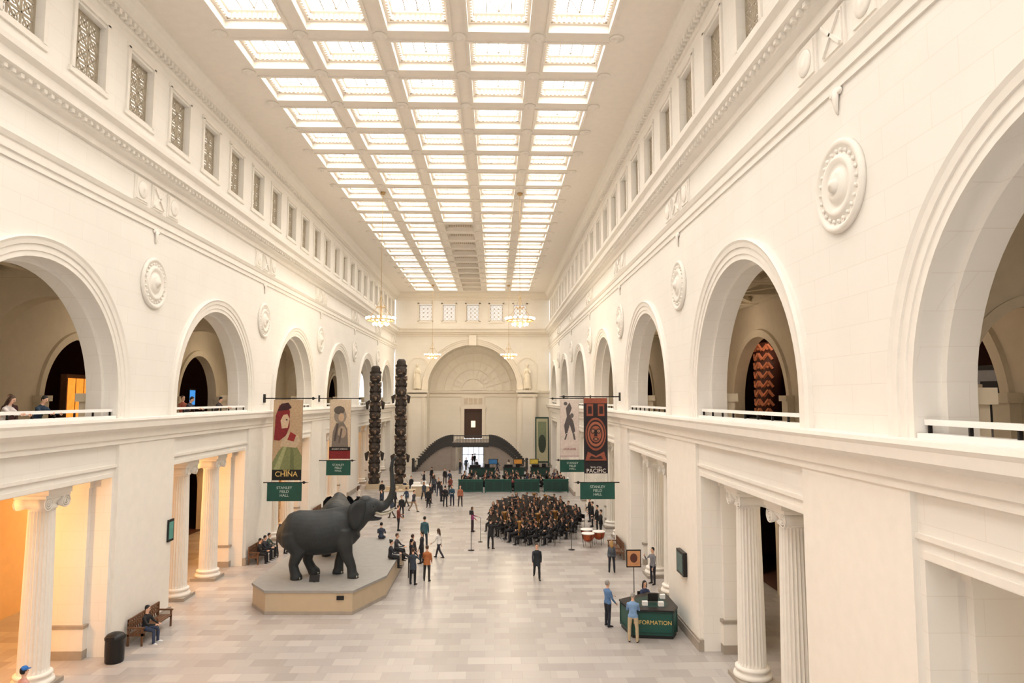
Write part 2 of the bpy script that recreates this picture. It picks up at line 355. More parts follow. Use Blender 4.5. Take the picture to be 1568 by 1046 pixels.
# ------------------------------------------------------------------ end wall
P=lambda a,z,d:(a,Y1+d,z)
w=MB(); t=MB()
RA=6.15; ZS=10.25
arch_panel(w,P,0,XL,XR,0,18.7,XC,RA,ZS,0,n=48)
arch_sweep(w,P,[(0,0),(0,3.6)],XC,RA,ZS,0,n=48)
arch_sweep(t,P,[(a*1.3,b*1.5) for a,b in ARCHIV],XC,RA,ZS,ZS,n=48)
wx=[XC+3.26*k for k in (-2,-1,0,1,2)]
xs=[XL]+[v for x in wx for v in (x-.86,x+.86)]+[XR]
for i in range(len(xs)-1):
    for (za,zb) in ((18.7,19.75),(19.75,21.95),(21.95,23.7)):
        if i%2==1 and za==19.75: continue
        w.quad(P(xs[i],za,0),P(xs[i+1],za,0),P(xs[i+1],zb,0),P(xs[i],zb,0))
for x in wx:
    inst('window_%d'%wi,ltm,loc=(x,Y1+.3,20.85)); wi+=1
    for (p,q,za,zb) in ((x-1.08,x-.86,19.6,22.2),(x+.86,x+1.08,19.6,22.2),(x-1.1,x+1.1,22.05,22.3),(x-1.1,x+1.1,19.45,19.7)): t.box(p,q,Y1-.1,Y1,za,zb)
    w.quad(P(x-.86,19.75,0),P(x-.86,21.95,0),P(x-.86,21.95,.6),P(x-.86,19.75,.6)); w.quad(P(x+.86,19.75,0),P(x+.86,21.95,0),P(x+.86,21.95,.6),P(x+.86,19.75,.6))
for pr in (CORN_TOP,CORN_CEIL): run(t,P,pr,XL,XR)
for (p,q) in ((XL,XC-RA),(XC+RA,XR)):
    run(t,P,[(0,9.3),(-.1,9.3),(-.1,9.75),(-.3,9.85),(-.35,10.15),(0,10.2)],p,q)
run(t,P,[(3.6,9.3),(3.5,9.3),(3.5,9.75),(3.3,9.85),(3.25,10.15),(3.6,10.2)],XC-RA,XC+RA)
YB=Y1+3.6
def qb(p,q,za,zb,mi=0): w.quad((p,YB,za),(q,YB,za),(q,YB,zb),(p,YB,zb),mi)
qb(XC-RA,XC-1.5,0,3.4); qb(XC+1.5,XC+RA,0,3.4)
qb(XC-RA,XC-1.25,3.4,7.6); qb(XC+1.25,XC+RA,3.4,7.6); qb(XC-RA,XC+RA,7.6,17)
for r in (5.2,4.1,2.9,1.6):
    arch_sweep(t,P,[(0,3.6),(0,3.42),(.2,3.42),(.2,3.6)],XC,r,ZS,ZS)
for k in range(1,12):
    th=pi*k/12; t.bar((XC+1.6*cos(th),YB-.03,ZS+1.6*sin(th)),(XC+6*cos(th),YB-.03,ZS+6*sin(th)),.1)
for (p,q,za,zb) in ((-1.7,-1.25,3.4,7.6),(1.25,1.7,3.4,7.6),(-1.9,1.9,7.6,8.1),(-1.6,1.6,8.1,9.3)): t.box(XC+p,XC+q,YB-.2,YB,za,zb)
for k in range(4): t.box(XC-1.3+k*.68,XC-.75+k*.68,YB-.24,YB-.2,8.25,9.1,2)
t.prism([(-1.9,10.2),(1.9,10.2),(0.9,10.9),(0,11.6),(-.9,10.9)],lambda p:(XC+p[0],YB-.3,p[1]),lambda p:(XC+p[0],YB,p[1]))
w.box(XC-2.5,XC+2.5,YB+3,YB+3.1,3.4,8,1)
for sg in (-1,1):
    x=XC+sg*7.45
    w.box(x-1.2,x+1.2,Y1-.9,Y1,0,9.3); t.box(x-1.35,x+1.35,Y1-1.05,Y1,9.3,9.7); t.box(x-1.5,x+1.5,Y1-1.2,Y1,9.85,10.2)
    t.box(x-1.35,x+1.35,Y1-1.05,Y1,0,.9)
    for xx in (x-1.05,x+.75): t.box(xx,xx+.3,Y1-1.0,Y1-.9,.9,9.3)
    arch_sweep(t,P,[(0,0),(0,-.1),(.2,-.1),(.2,0)],x,1.2,13.4,10.3,n=20)
t.box(XC-.5,XC+.5,Y1-.5,Y1,ZS+RA-.1,ZS+RA+1.3)
w.obj('wall_back',[M_wallb,M_room]); t.obj('trim_back',[M_trimb,M_room,M_dent])
dr=MB()
for sg in (-1,1):
    dr.box(XC+sg*.62-.58,XC+sg*.62+.58,YB+.3,YB+.36,3.45,7.4,0)
dr.box(XC-.3,XC+.3,YB+.26,YB+.3,5.0,5.9,1)
dr.obj('door_1',[mat('dark_bronze_door',C(72,50,38),.5),mat('door_light_panel',C(255,225,190),.5,emis=1.2,var=0)])
dr=MB(); dr.box(XC-1.5,XC+1.5,YB+.5,YB+.55,.05,3.3,0)
for x in (-1.5,-.75,0,.75,1.42): dr.box(XC+x,XC+x+.08,YB+.4,YB+.5,.05,3.3,1)
for z in (1.1,2.5,3.25): dr.box(XC-1.5,XC+1.5,YB+.4,YB+.5,z,z+.08,1)
dr.obj('door_2',[mat('daylit_glass_door',C(240,245,255),.4,emis=2.2,var=0),M_dark])
# ------------------------------------------------------------------ columns
def column():
    m=MB(); H=6.2; n=96
    m.box(-.6,.6,-.6,.6,0,.14,1)
    m.lathe([(.58,.14),(.6,.2),(.58,.28),(.5,.3),(.48,.36),(.54,.4),(.54,.46),(.46,.5)],32)
    vs=[];rings=[.5,.6,2.2,3.6,4.8,5.45,5.5]
    for z in rings:
        r0=.44-.07*((z-.5)/5)**1.4
        for k in range(n):
            ph=(k%4); f=(0,-.032,-.045,-.032)[ph]
            if z in (.5,5.5): f=0
            th=2*pi*k/n; vs.append(((r0+f)*cos(th),(r0+f)*sin(th),z))
    m.add(vs,[(i*n+k,i*n+(k+1)%n,(i+1)*n+(k+1)%n,(i+1)*n+k) for i in range(len(rings)-1) for k in range(n)])
    m.lathe([(.37,5.5),(.42,5.54),(.42,5.6),(.38,5.62),(.38,5.72),(.5,5.82),(.48,5.9)],32)
    for sy in (-1,1):
        m.tube([(-.46,sy*.44,5.72),(-.2,sy*.42,5.74),(.2,sy*.42,5.74),(.46,sy*.44,5.72)],[.22,.17,.17,.22],20,ref=(0,1,0))
        for sx in (-1,1):
            for r in (.2,.13,.06):
                pts=[(sx*.475,sy*.44+r*cos(q*pi/8),5.72+r*sin(q*pi/8)) for q in range(17)]
                m.tube(pts,[.022]*17,6)
    m.box(-.5,.5,-.62,.62,5.88,5.98); m.box(-.56,.56,-.6,.6,5.98,6.2)
    return m.mesh('fluted_column',[M_trim,M_base])
cmesh=column()
for c in BAYS:
    for dy in (-1.7,1.7):
        inst('fluted_column',cmesh,loc=(XL-.78,c+dy,0)); inst('fluted_column',cmesh,loc=(XR+.78,c+dy,0))
# ------------------------------------------------------------------ voxel remesh + smoothing
def remesh(mb,vox,smooth=2):
    me=mb.mesh('tmp',[]); o=bpy.data.objects.new('tmp',me); COL.objects.link(o)
    r=o.modifiers.new('r','REMESH'); r.mode='VOXEL'; r.voxel_size=vox
    if smooth: sm=o.modifiers.new('s','SMOOTH'); sm.iterations=smooth; sm.factor=.5
    dg=bpy.context.evaluated_depsgraph_get(); ev=o.evaluated_get(dg); m2=ev.to_mesh()
    nv=len(m2.vertices); co=np.empty(nv*3); m2.vertices.foreach_get('co',co); co=co.reshape(-1,3)
    fs=[tuple(p.vertices) for p in m2.polygons]
    ev.to_mesh_clear(); bpy.data.objects.remove(o); bpy.data.meshes.remove(me)
    return co,fs
# ------------------------------------------------------------------ people
SK={'l':C(226,180,152),'m':C(188,135,104),'d':C(110,72,52)}
def human_mesh(name,pose,mats_,hair='short',coat=0,bag=False,fem=False,extra=None,cap=False,robe=False):
    b=MB(); segs=[]
    lean=R(pose.get('lean',0)); L=pose['L']; Rg=pose['R']  # (thigh fwd, knee, out)
    def legpts(sg,a,k,out):
        a,k,out=R(a),R(k),R(out)
        hip=V((sg*.09,0,0)); kn=hip+V((sg*sin(out),-sin(a)*cos(out),-cos(a)*cos(out)))*.43
        an=kn+V((sg*sin(out)*.3,-sin(a-k),-cos(a-k))).normalized()*.42
        return hip,kn,an
    l=legpts(1,*L); r=legpts(-1,*Rg)
    pz=-min(l[2].z,r[2].z)+.085; off=V((0,0,pz))
    up=V((0,-sin(lean),cos(lean))); fw=V((0,-cos(lean),-sin(lean)))
    T=lambda x,h,f=0: off+V((x,0,0))+up*h+fw*f
    sw=.88 if fem else 1
    tor=[(-.09,.10,.08),(-.02,.155,.11),(.06,.155,.108),(.14,.138 if not fem else .12,.098),(.25,.152*sw,.108),(.35,.178*sw,.118),(.41,.182*sw,.108),(.45,.155*sw,.09),(.485,.105*sw,.072),(.52,.065,.06),(.55,.054,.056),(.62,.05,.055)]
    b.tube([T(0,h) for h,_,_ in tor],[(x,y) for _,x,y in tor],16)
    segs+=[(T(0,0),T(0,.40),.13,1),(T(-.13*sw,.42),T(.13*sw,.42),.09,1),(T(0,.56),T(0,.80),.06,0),(T(0,-.10),T(0,-.05),.12,2)]
    hd=[(.580,.038,.042,.022),(.598,.052,.066,.018),(.635,.064,.084,.010),(.685,.073,.094,.0),(.735,.075,.097,-.004),(.775,.066,.086,-.006),(.803,.045,.06,-.006),(.818,.02,.028,-.005)]
    b.tube([T(0,h,f) for h,_,_,f in hd],[(x,y) for _,x,y,_ in hd],16)
    for sg,(h,k,a) in ((1,l),(-1,r)):
        h,k,a=h+off,k+off,a+off
        b.tube([h+V((0,0,.03)),h+(k-h)*.35,k,k+(a-k)*.35,a],[.092,.086,.062,.064,.052],12)
        segs+=[(h,k,.08,2),(k,a+(k-a)*.04,.055,2)]
        ft=V((sg*.18,-1,0)).normalized()
        b.tube([a-ft*.07+V((0,0,-.045)),a+V((0,0,-.04)),a+ft*.07+V((0,0,-.045)),a+ft*.14+V((0,0,-.055)),a+ft*.19+V((0,0,-.062))],[(.03,.036),(.04,.045),(.044,.038),(.044,.028),(.026,.018)],10)
        segs+=[(a+V((0,0,-.06)),a+ft*.17+V((0,0,-.06)),.04,3)]
    hands=[]
    for sg,key in ((1,'aL'),(-1,'aR')):
        a,o,e,i_=[R(q) for q in pose.get(key,(4,9,14,0))]
        sh=T(sg*.175*sw,.415)
        el=sh+V((sg*sin(o),-sin(a)*cos(o),-cos(a)*cos(o)))*.29
        d=V((-sg*sin(i_),-sin(a+e)*cos(i_),-cos(a+e)*cos(i_))).normalized(); wr=el+d*.25
        b.tube([T(sg*.1*sw,.435),sh,sh+(el-sh)*.4,el,el+(wr-el)*.35,wr],[.042,.058,.05,.043,.041,.031],10,ref=(0,1,.3))
        segs+=[(sh,el,.05,9),(el,wr,.035,9)]
        b.tube([wr-d*.02,wr+d*.03,wr+d*.09],[(.024,.022),(.034,.021),(.036,.016)],8,ref=(0,1,.2))
        segs+=[(wr+d*.025,wr+d*.12,.02,0)]
        hands.append((sg,wr,d))
    if coat:
        b.tube([T(0,.2),T(0,.05),off+V((0,0,-.1)),off+V((0,0,-coat))],[(.15,.11),(.17,.13),(.18,.145),(.185,.16)],14)
        segs+=[(off+V((0,0,-.02)),off+V((0,0,-coat+.1)),.17,1)]
    if robe:
        b.tube([T(0,.1),off+V((0,0,-.3)),off+V((0,0,-.84))],[(.17,.13),(.23,.2),(.27,.25)],14)
    co,fs=remesh(b,.019,2)
    cen=np.array([co[list(f)].mean(0) for f in fs])
    best=np.full(len(fs),1e9); mi=np.zeros(len(fs),int)
    for p,q,rad,slot in segs:
        p=np.array(p);q=np.array(q);d=q-p;tt=np.clip(((cen-p)@d)/max(1e-9,d@d),0,1)
        ds=np.linalg.norm(cen-(p+tt[:,None]*d),axis=1)-rad
        k=ds<best; best[k]=ds[k]; mi[k]=slot
    hh=(cen-np.array(off))@np.array(up); sit=L[0]>60
    core=(mi==1)|(mi==2)
    if sit: mi[core&(hh<.02)]=2; mi[core&(hh>=.10)&(np.abs(cen[:,1])<.2)]=1
    else:
        zz=cen[:,2]-pz; hem=-coat-.01 if coat else -.05
        mi[core]=np.where(zz[core]>hem,1,2)
    mi[mi==9]=1
    out=MB(); out.v=[tuple(c) for c in co]; out.f=[list(f) for f in fs]; out.m=[int(x) for x in mi]; out.s=[True]*len(fs)
    for sg,wr,d in hands:
        side=V((0,1,.2)); side=(side-side.dot(d)*d)
        if side.length<.1: side=V((0,0,1))-V((0,0,1)).dot(d)*d
        side.normalize(); nrm=d.cross(side)*(-sg)
        for q,ln in enumerate((.066,.078,.072,.056)):
            o_=wr+d*.078+side*(-.027+.018*q)
            out.tube([o_,o_+d*ln*.5-nrm*.004,o_+d*ln*.85-nrm*.018,o_+d*ln-nrm*.03],[.0088,.0085,.0078,.006],6,0)
        o_=wr+d*.03-side*.025; out.tube([o_,o_-side*.024+d*.022,o_-side*.03+d*.055],[.012,.0105,.0075],6,0)
    for sg in (-1,1):
        out.sphere(T(sg*.03,.705,.083),(.013,.01,.009),4,6); out.sphere(T(sg*.075,.69,-.005),(.01,.018,.028),0,6)
        out.tube([T(sg*.016,.722,.092),T(sg*.045,.724,.08)],[.005,.004],5,4)
    out.tube([T(0,.715,.088),T(0,.69,.103),T(0,.672,.108),T(0,.664,.088)],[.008,.011,.014,.006],6,0)
    out.tube([T(-.024,.636,.088),T(0,.637,.094),T(.024,.636,.088)],[.005,.007,.005],5,6)
    if hair!='bald' :
        hr=[(.645,.062,.05,-.045),(.69,.081,.078,-.034),(.735,.084,.092,-.022),(.77,.079,.096,-.012),(.80,.06,.078,-.008),(.825,.034,.046,-.006),(.834,.01,.01,-.005)]
        out.tube([T(0,h,f) for h,_,_,f in hr],[(x,y) for _,x,y,_ in hr],16,4)
        if hair=='long':
            out.tube([T(0,.76,-.05),T(0,.66,-.07),T(0,.54,-.085),T(0,.42,-.12)],[(.085,.05),(.092,.045),(.09,.035),(.06,.02)],12,4)
            for sg in (-1,1): out.tube([T(sg*.065,.77,.02),T(sg*.08,.70,.015),T(sg*.083,.62,.0),T(sg*.08,.52,.0)],[.02,.024,.024,.012],8,4)
        if hair=='bun': out.sphere(T(0,.80,-.09),.045,4,10)
    if cap:
        out.tube([T(0,.745,-.005),T(0,.79,-.005),T(0,.835,-.01),T(0,.845,-.01)],[(.09,.105),(.086,.1),(.05,.06),(.01,.01)],14,5)
        out.tube([T(0,.752,.08),T(0,.745,.16)],[(.07,.008),(.05,.006)],10,5)
    if bag:
        out.tube([T(0,.12,-.17),T(0,.16,-.19),T(0,.36,-.19),T(0,.42,-.16)],[(.12,.06),(.15,.09),(.15,.09),(.09,.05)],12,5)
        for sg in (-1,1): out.tube([T(sg*.1,.2,-.12),T(sg*.12,.45,-.06),T(sg*.12,.485,0),T(sg*.115,.40,.115),T(sg*.13,.2,.09),T(sg*.13,.15,-.1)],[.016]*6,6,5)
    if extra: extra(out,T,hands,off)
    return out.mesh(name,list(mats_)+[mats_[0] if robe else cm(170,96,84)])
STAND=dict(L=(3,3,5),R=(-2,2,5))
STAND2=dict(L=(6,8,6),R=(-2,2,3),aL=(20,10,70,25),aR=(12,8,35,10))
WALK=dict(L=(24,8,2),R=(-20,18,2),aL=(-18,8,12,0),aR=(24,8,22,0),lean=4)
WALK2=dict(L=(-18,20,2),R=(22,6,2),aL=(22,8,30,0),aR=(-15,8,15,0),lean=4)
SIT=dict(L=(84,84,6),R=(82,80,6),aL=(38,8,45,25),aR=(36,8,50,20),lean=6)
PLAY=dict(L=(84,80,10),R=(82,84,10),aL=(38,15,85,22),aR=(30,22,95,30),lean=2)
PLAY2=dict(L=(84,84,8),R=(82,88,8),aL=(60,22,70,30),aR=(40,30,100,30),lean=8)
ARMSX=dict(L=(4,4,6),R=(0,2,6),aL=(28,8,95,50),aR=(28,8,90,55))
LEANF=dict(L=(15,8,5),R=(5,5,5),aL=(50,8,40,5),aR=(55,8,35,5),lean=22)
PHONE=dict(L=(3,3,5),R=(-2,2,5),aL=(15,8,12,0),aR=(50,12,95,15))
HAIRS={'k':C(22,18,16),'b':C(70,46,30),'g':C(150,145,140),'y':C(180,140,85)}
def person(name,loc,rz,pose,top,pants,hairc='k',skin='l',h=1.0,parent=None,shoes=(35,30,30),ex=(40,80,150),**kw):
    ms=[mat('skin_'+skin,SK[skin],.5,var=.04),cm(*top),cm(*pants),cm(*shoes),mat('hair_'+hairc,HAIRS[hairc],.6,var=.2,scale=20),cm(*ex)]
    return inst(name,human_mesh(name,pose,ms,**kw),parent,loc,R(rz),h)
BLK=(28,28,32);NAV=(36,42,60);JEAN=(52,62,86)
# rz 0 faces the camera, 180 faces away, 90 faces +X (right), -90 faces left
person('man_in_dark_coat',(2.12,35.2,0),0,WALK,(34,40,46),BLK,'b',h=1.03,coat=.25)
person('visitor_standing',(-3.98,34.3,0),160,PHONE,(50,60,72),BLK,'b',coat=.2)
person('visitor_in_orange_jacket',(-3.35,34.9,0),170,STAND2,(176,106,58),(48,42,40),'b',coat=.12)
person('visitor_standing',(-4.3,36.5,0),130,STAND2,BLK,NAV,'k')
person('visitor_standing',(-4.0,38.6,0),-100,STAND,(40,42,48),BLK,'k')
person('visitor_standing',(-4.4,37.7,0),140,STAND,(70,60,60),BLK,'b')
person('visitor_in_teal_jacket',(-4.27,42.7,0),175,STAND,(52,88,98),(40,44,56),'k',h=1.06,coat=.15)
person('woman_in_white_top',(-3.16,39.8,0),-120,WALK2,(232,226,220),(46,44,52),'b',hair='long',fem=True,h=.97)
person('woman_in_magenta_top',(-1.52,47.5,0),90,STAND2,(150,60,110),(60,40,50),'b',hair='long',fem=True,h=.96)
person('conductor',(-.25,42.2,0),150,dict(L=(3,3,8),R=(0,3,8),aL=(65,35,60,20),aR=(80,35,40,0)),BLK,BLK,'k',h=1.03,coat=.2)
person('visitor_in_brown_coat',(-2.9,58.6,0),10,STAND,(160,100,76),(60,50,50),'b')
person('visitor_standing',(-3.6,58.9,0),-10,STAND2,(40,70,90),NAV,'b')
person('visitor_standing',(-4.15,58.5,0),170,STAND,BLK,BLK,'k')
person('visitor_standing',(-6.5,56,0),60,WALK,(60,60,66),(150,130,110),'b')
person('visitor_with_backpack',(6.1,36.4,0),175,STAND,(90,96,108),(30,34,44),'y',hair='long',fem=True,h=.93,bag=True,ex=(70,76,84))
person('man_in_gray_shirt',(7.72,34.1,0),-60,PHONE,(120,120,126),(40,40,50),'k')
person('man_in_blue_shirt',(4.5,27.95,0),120,STAND2,(88,122,165),(36,38,48),'g',h=1.02)
person('man_in_light_blue_shirt',(5.15,26.15,0),165,ARMSX,(122,156,196),(190,172,140),'g',h=1.03)
person('visitor_standing',(-15.9,35.0,0),60,STAND,(40,44,66),BLK,'k')
person('visitor_with_blue_cap',(-12.75,19.6,0),150,STAND2,(200,150,140),(60,60,80),'k',cap=True,ex=(40,110,190))
person('visitor_in_magenta_jacket',(-13.25,18.9,0),120,STAND,(120,30,80),BLK,'k')
person('visitor_sitting',(-5.25,35.3,.56),95,SIT,(40,42,50),BLK,'k',hair='bun')
person('visitor_sitting',(-5.2,37.0,.56),80,SIT,(60,60,66),BLK,'b')
person('visitor_sitting',(-6.5,40.2,.56),180,SIT,(50,60,76),NAV,'k')
tv=[human_mesh('visitor_standing',p,[mat('skin_l',SK['l']),cm(*a),cm(*b),cm(30,30,30),mat('hair_b',HAIRS['b']),cm(90,60,60)],hair=hh,fem=f,coat=ct) for p,a,b,hh,f,ct in
    ((STAND,BLK,BLK,'short',0,.1),(WALK,(70,74,84),NAV,'long',1,0),(STAND2,(120,60,50),BLK,'short',0,0),(WALK2,(46,60,80),(70,66,60),'short',0,0),(STAND2,(214,206,196),JEAN,'long',1,0),(PHONE,(40,40,46),JEAN,'short',0,.15))]
farp=[(-8.2,57.6),(-7.4,58.6),(-10.1,62.6),(-6.3,62),(-5.2,64.6),(-8.0,66.8),(-8.7,67.5),(-6.1,69),(-4.6,71),(-4.2,66),(-5.5,58),(-9.2,57),(-2.2,85),(.3,84),(-4.2,84),(-6.8,75),(1.7,84.5),
 (-7.1,53.3),(-7.8,53.0),(-6.6,48.0),(-9.3,47.4),(-10.2,48),(-4.7,61.5),(-5.8,66.8),(-7.2,71),(-5.3,74),(-11.4,58.5),(-5.6,60.2),(-3.6,87),(-3.0,92.3),(-2.7,93.6)]
for i,(x,y) in enumerate(farp): inst('visitor_standing',tv[(0,3,0,1,5,0,4,0,3,2)[i%10]],loc=(x,y,0),rz=random.uniform(0,6.28),scale=random.uniform(.93,1.03))
person('visitor_at_balcony',(XL-.75,20.5,7.4),90,LEANF,(215,205,200),NAV,'b',hair='long',fem=True)
person('visitor_at_balcony',(XL-.8,22.1,7.4),80,LEANF,(30,50,70),BLK,'k')
person('visitor_at_balcony',(XL-.75,19.3,7.4),80,LEANF,(60,40,44),BLK,'k')
person('visitor_at_balcony',(XL-.8,32.6,7.4),90,LEANF,(60,60,70),BLK,'k')
person('visitor_at_balcony',(XL-1.5,33.8,7.4),60,STAND2,(140,70,50),BLK,'b')
person('visitor_at_balcony',(XL-2.2,22.9,7.4),20,STAND,(70,40,40),BLK,'b')
person('visitor_at_balcony',(XL-3.2,34.6,7.4),20,STAND,(40,40,50),BLK,'b')
person('visitor_at_balcony',(XL-.8,36.0,7.4),90,LEANF,(70,60,60),BLK,'k')
# ------------------------------------------------------------------ orchestra
def chair(m,mi):
    m.box(-.22,.22,-.22,.22,.42,.46,mi); m.box(-.22,.22,.2,.24,.6,.88,mi)
    for x in (-.2,.2):
        m.bar((x,-.2,0),(x,-.2,.42),.014,mi); m.bar((x,.2,0),(x,.22,.88),.014,mi)
def ex_sax(m,T,hands,off):
    m.tube([T(0,.62,.14),T(.02,.45,.3),T(.1,.1,.28),T(.12,-.02,.34),T(.14,.05,.42),T(.15,.15,.46)],[.01,.016,.025,.032,.036,.06],8,5); chair(m,3)
def ex_clar(m,T,hands,off):
    m.tube([T(0,.64,.12),T(0,.3,.38),T(0,.22,.43)],[.012,.016,.035],8,3); chair(m,3)
def ex_trum(m,T,hands,off):
    m.tube([T(0,.65,.12),T(0,.63,.4),T(0,.62,.55),T(0,.62,.62)],[.01,.012,.025,.06],8,5); m.tube([T(.03,.6,.25),T(.03,.6,.42),T(.03,.66,.42),T(.03,.66,.25)],[.012]*4,6,5); chair(m,3)
def ex_tuba(m,T,hands,off):
    m.tube([T(.0,.6,.14),T(.1,.4,.25),T(.12,.0,.25),T(-.05,-.05,.28),T(-.12,.3,.27),T(-.15,.75,.25),T(-.15,.88,.25)],[.015,.03,.05,.07,.09,.12,.2],10,5); chair(m,3)
orch=empty('orchestra',(3.0,50.5,0))
sk2=lambda s:mat('skin_'+s,SK[s],.5,var=.04)
mv=[]
for i,(p,e,hc,hh,f,s) in enumerate(((PLAY,ex_sax,'b','short',0,'l'),(PLAY,ex_clar,'b','long',1,'l'),(PLAY2,ex_trum,'k','short',0,'m'),(PLAY,ex_tuba,'k','short',0,'l'),(PLAY2,ex_clar,'k','long',1,'l'),(PLAY,ex_clar,'k','bun',1,'d'),(PLAY2,ex_clar,'b','short',0,'m'))):
    mv.append(human_mesh('musician',p,[sk2(s),M_black,M_black,M_dark,mat('hair_'+hc,HAIRS[hc],.6,var=.2,scale=20),M_brass],hair=hh,fem=bool(f),extra=e))
st=MB(); st.tube([(0,0,.02),(0,0,1.0)],[.012,.012],6)
for k in range(3): st.bar((0,0,.12),(.25*cos(k*2.1),.25*sin(k*2.1),.01),.01)
RX=Matrix.Translation((0,0,.98))@Matrix.Rotation(R(-25),4,'X')
st.box(-.25,.25,-.01,.01,0,.34,0,RX); st.box(-.2,.2,.012,.02,.02,.3,1,RX)
stm=st.mesh('music_stand',[M_dark,M_paper])
rnd=random.Random(3); n=0
for j in range(16):
    for i in range(9):
        x=-.6+i*.82+(j%2)*.4+rnd.uniform(-.1,.1); y=43.0+j*.98+rnd.uniform(-.12,.12)
        if ((x-2.8)/3.25)**2+((y-50.0)/7.5)**2>1: continue
        dx,dy=-2.0-x,44.5-y; ang=math.atan2(dx,-dy)
        inst('musician',mv[rnd.choice((0,1,1,2,3,4,5,5,6,6,4,6))],orch,(x-3.0,y-50.5,0),ang,rnd.uniform(.95,1.05)); n+=1
        if n%2==0:
            L_=math.hypot(dx,dy); inst('music_stand',stm,orch,(x-3+dx/L_*.75,y-50.5+dy/L_*.75,0),ang)
for (x,y) in ((7.0,47.6),(6.9,49.2),(7.0,51.2),(6.95,45.6)): person('percussionist',(x,y,0),-80,STAND2,BLK,BLK,'k',coat=.1)
tp=MB()
for (x,y) in ((0,0),(.75,.6),(.1,1.3)):
    tp.lathe([(.06,.3),(.22,.36),(.34,.5),(.38,.75),(.38,.8)],24,(x,y,0),0); tp.lathe([(.4,.78),(.4,.83),(.37,.84),(0,.84)],24,(x,y,0),1)
    for k in range(4): tp.bar((x+.38*cos(k*pi/2+.4),y+.38*sin(k*pi/2+.4),.78),(x+.3*cos(k*pi/2+.4),y+.3*sin(k*pi/2+.4),0),.015,2)
tp.obj('timpani',[mat('copper',C(170,90,60),.35,metal=.9),M_white,M_dark],loc=(5.7,42.6,0))
for i,(x,y) in enumerate(((-1.4,41.8),(4.6,41.8))):
    s_=MB(); s_.lathe([(.2,0),(.2,.02),(.02,.04),(.015,2.2),(.0,2.22)],12); s_.box(-.12,.12,-.08,.08,2.1,2.35); s_.obj('speaker_stand',[M_dark],loc=(x,y,0))
mt=MB(); mt.lathe([(.15,0),(.15,.02),(.015,.03),(.012,1.5)],10); mt.bar((0,0,1.5),(-.5,0,1.7),.012); mt.sphere((-.5,0,1.7),.03)
mt.obj('microphone_stand',[M_dark],loc=(-.9,44.2,0))
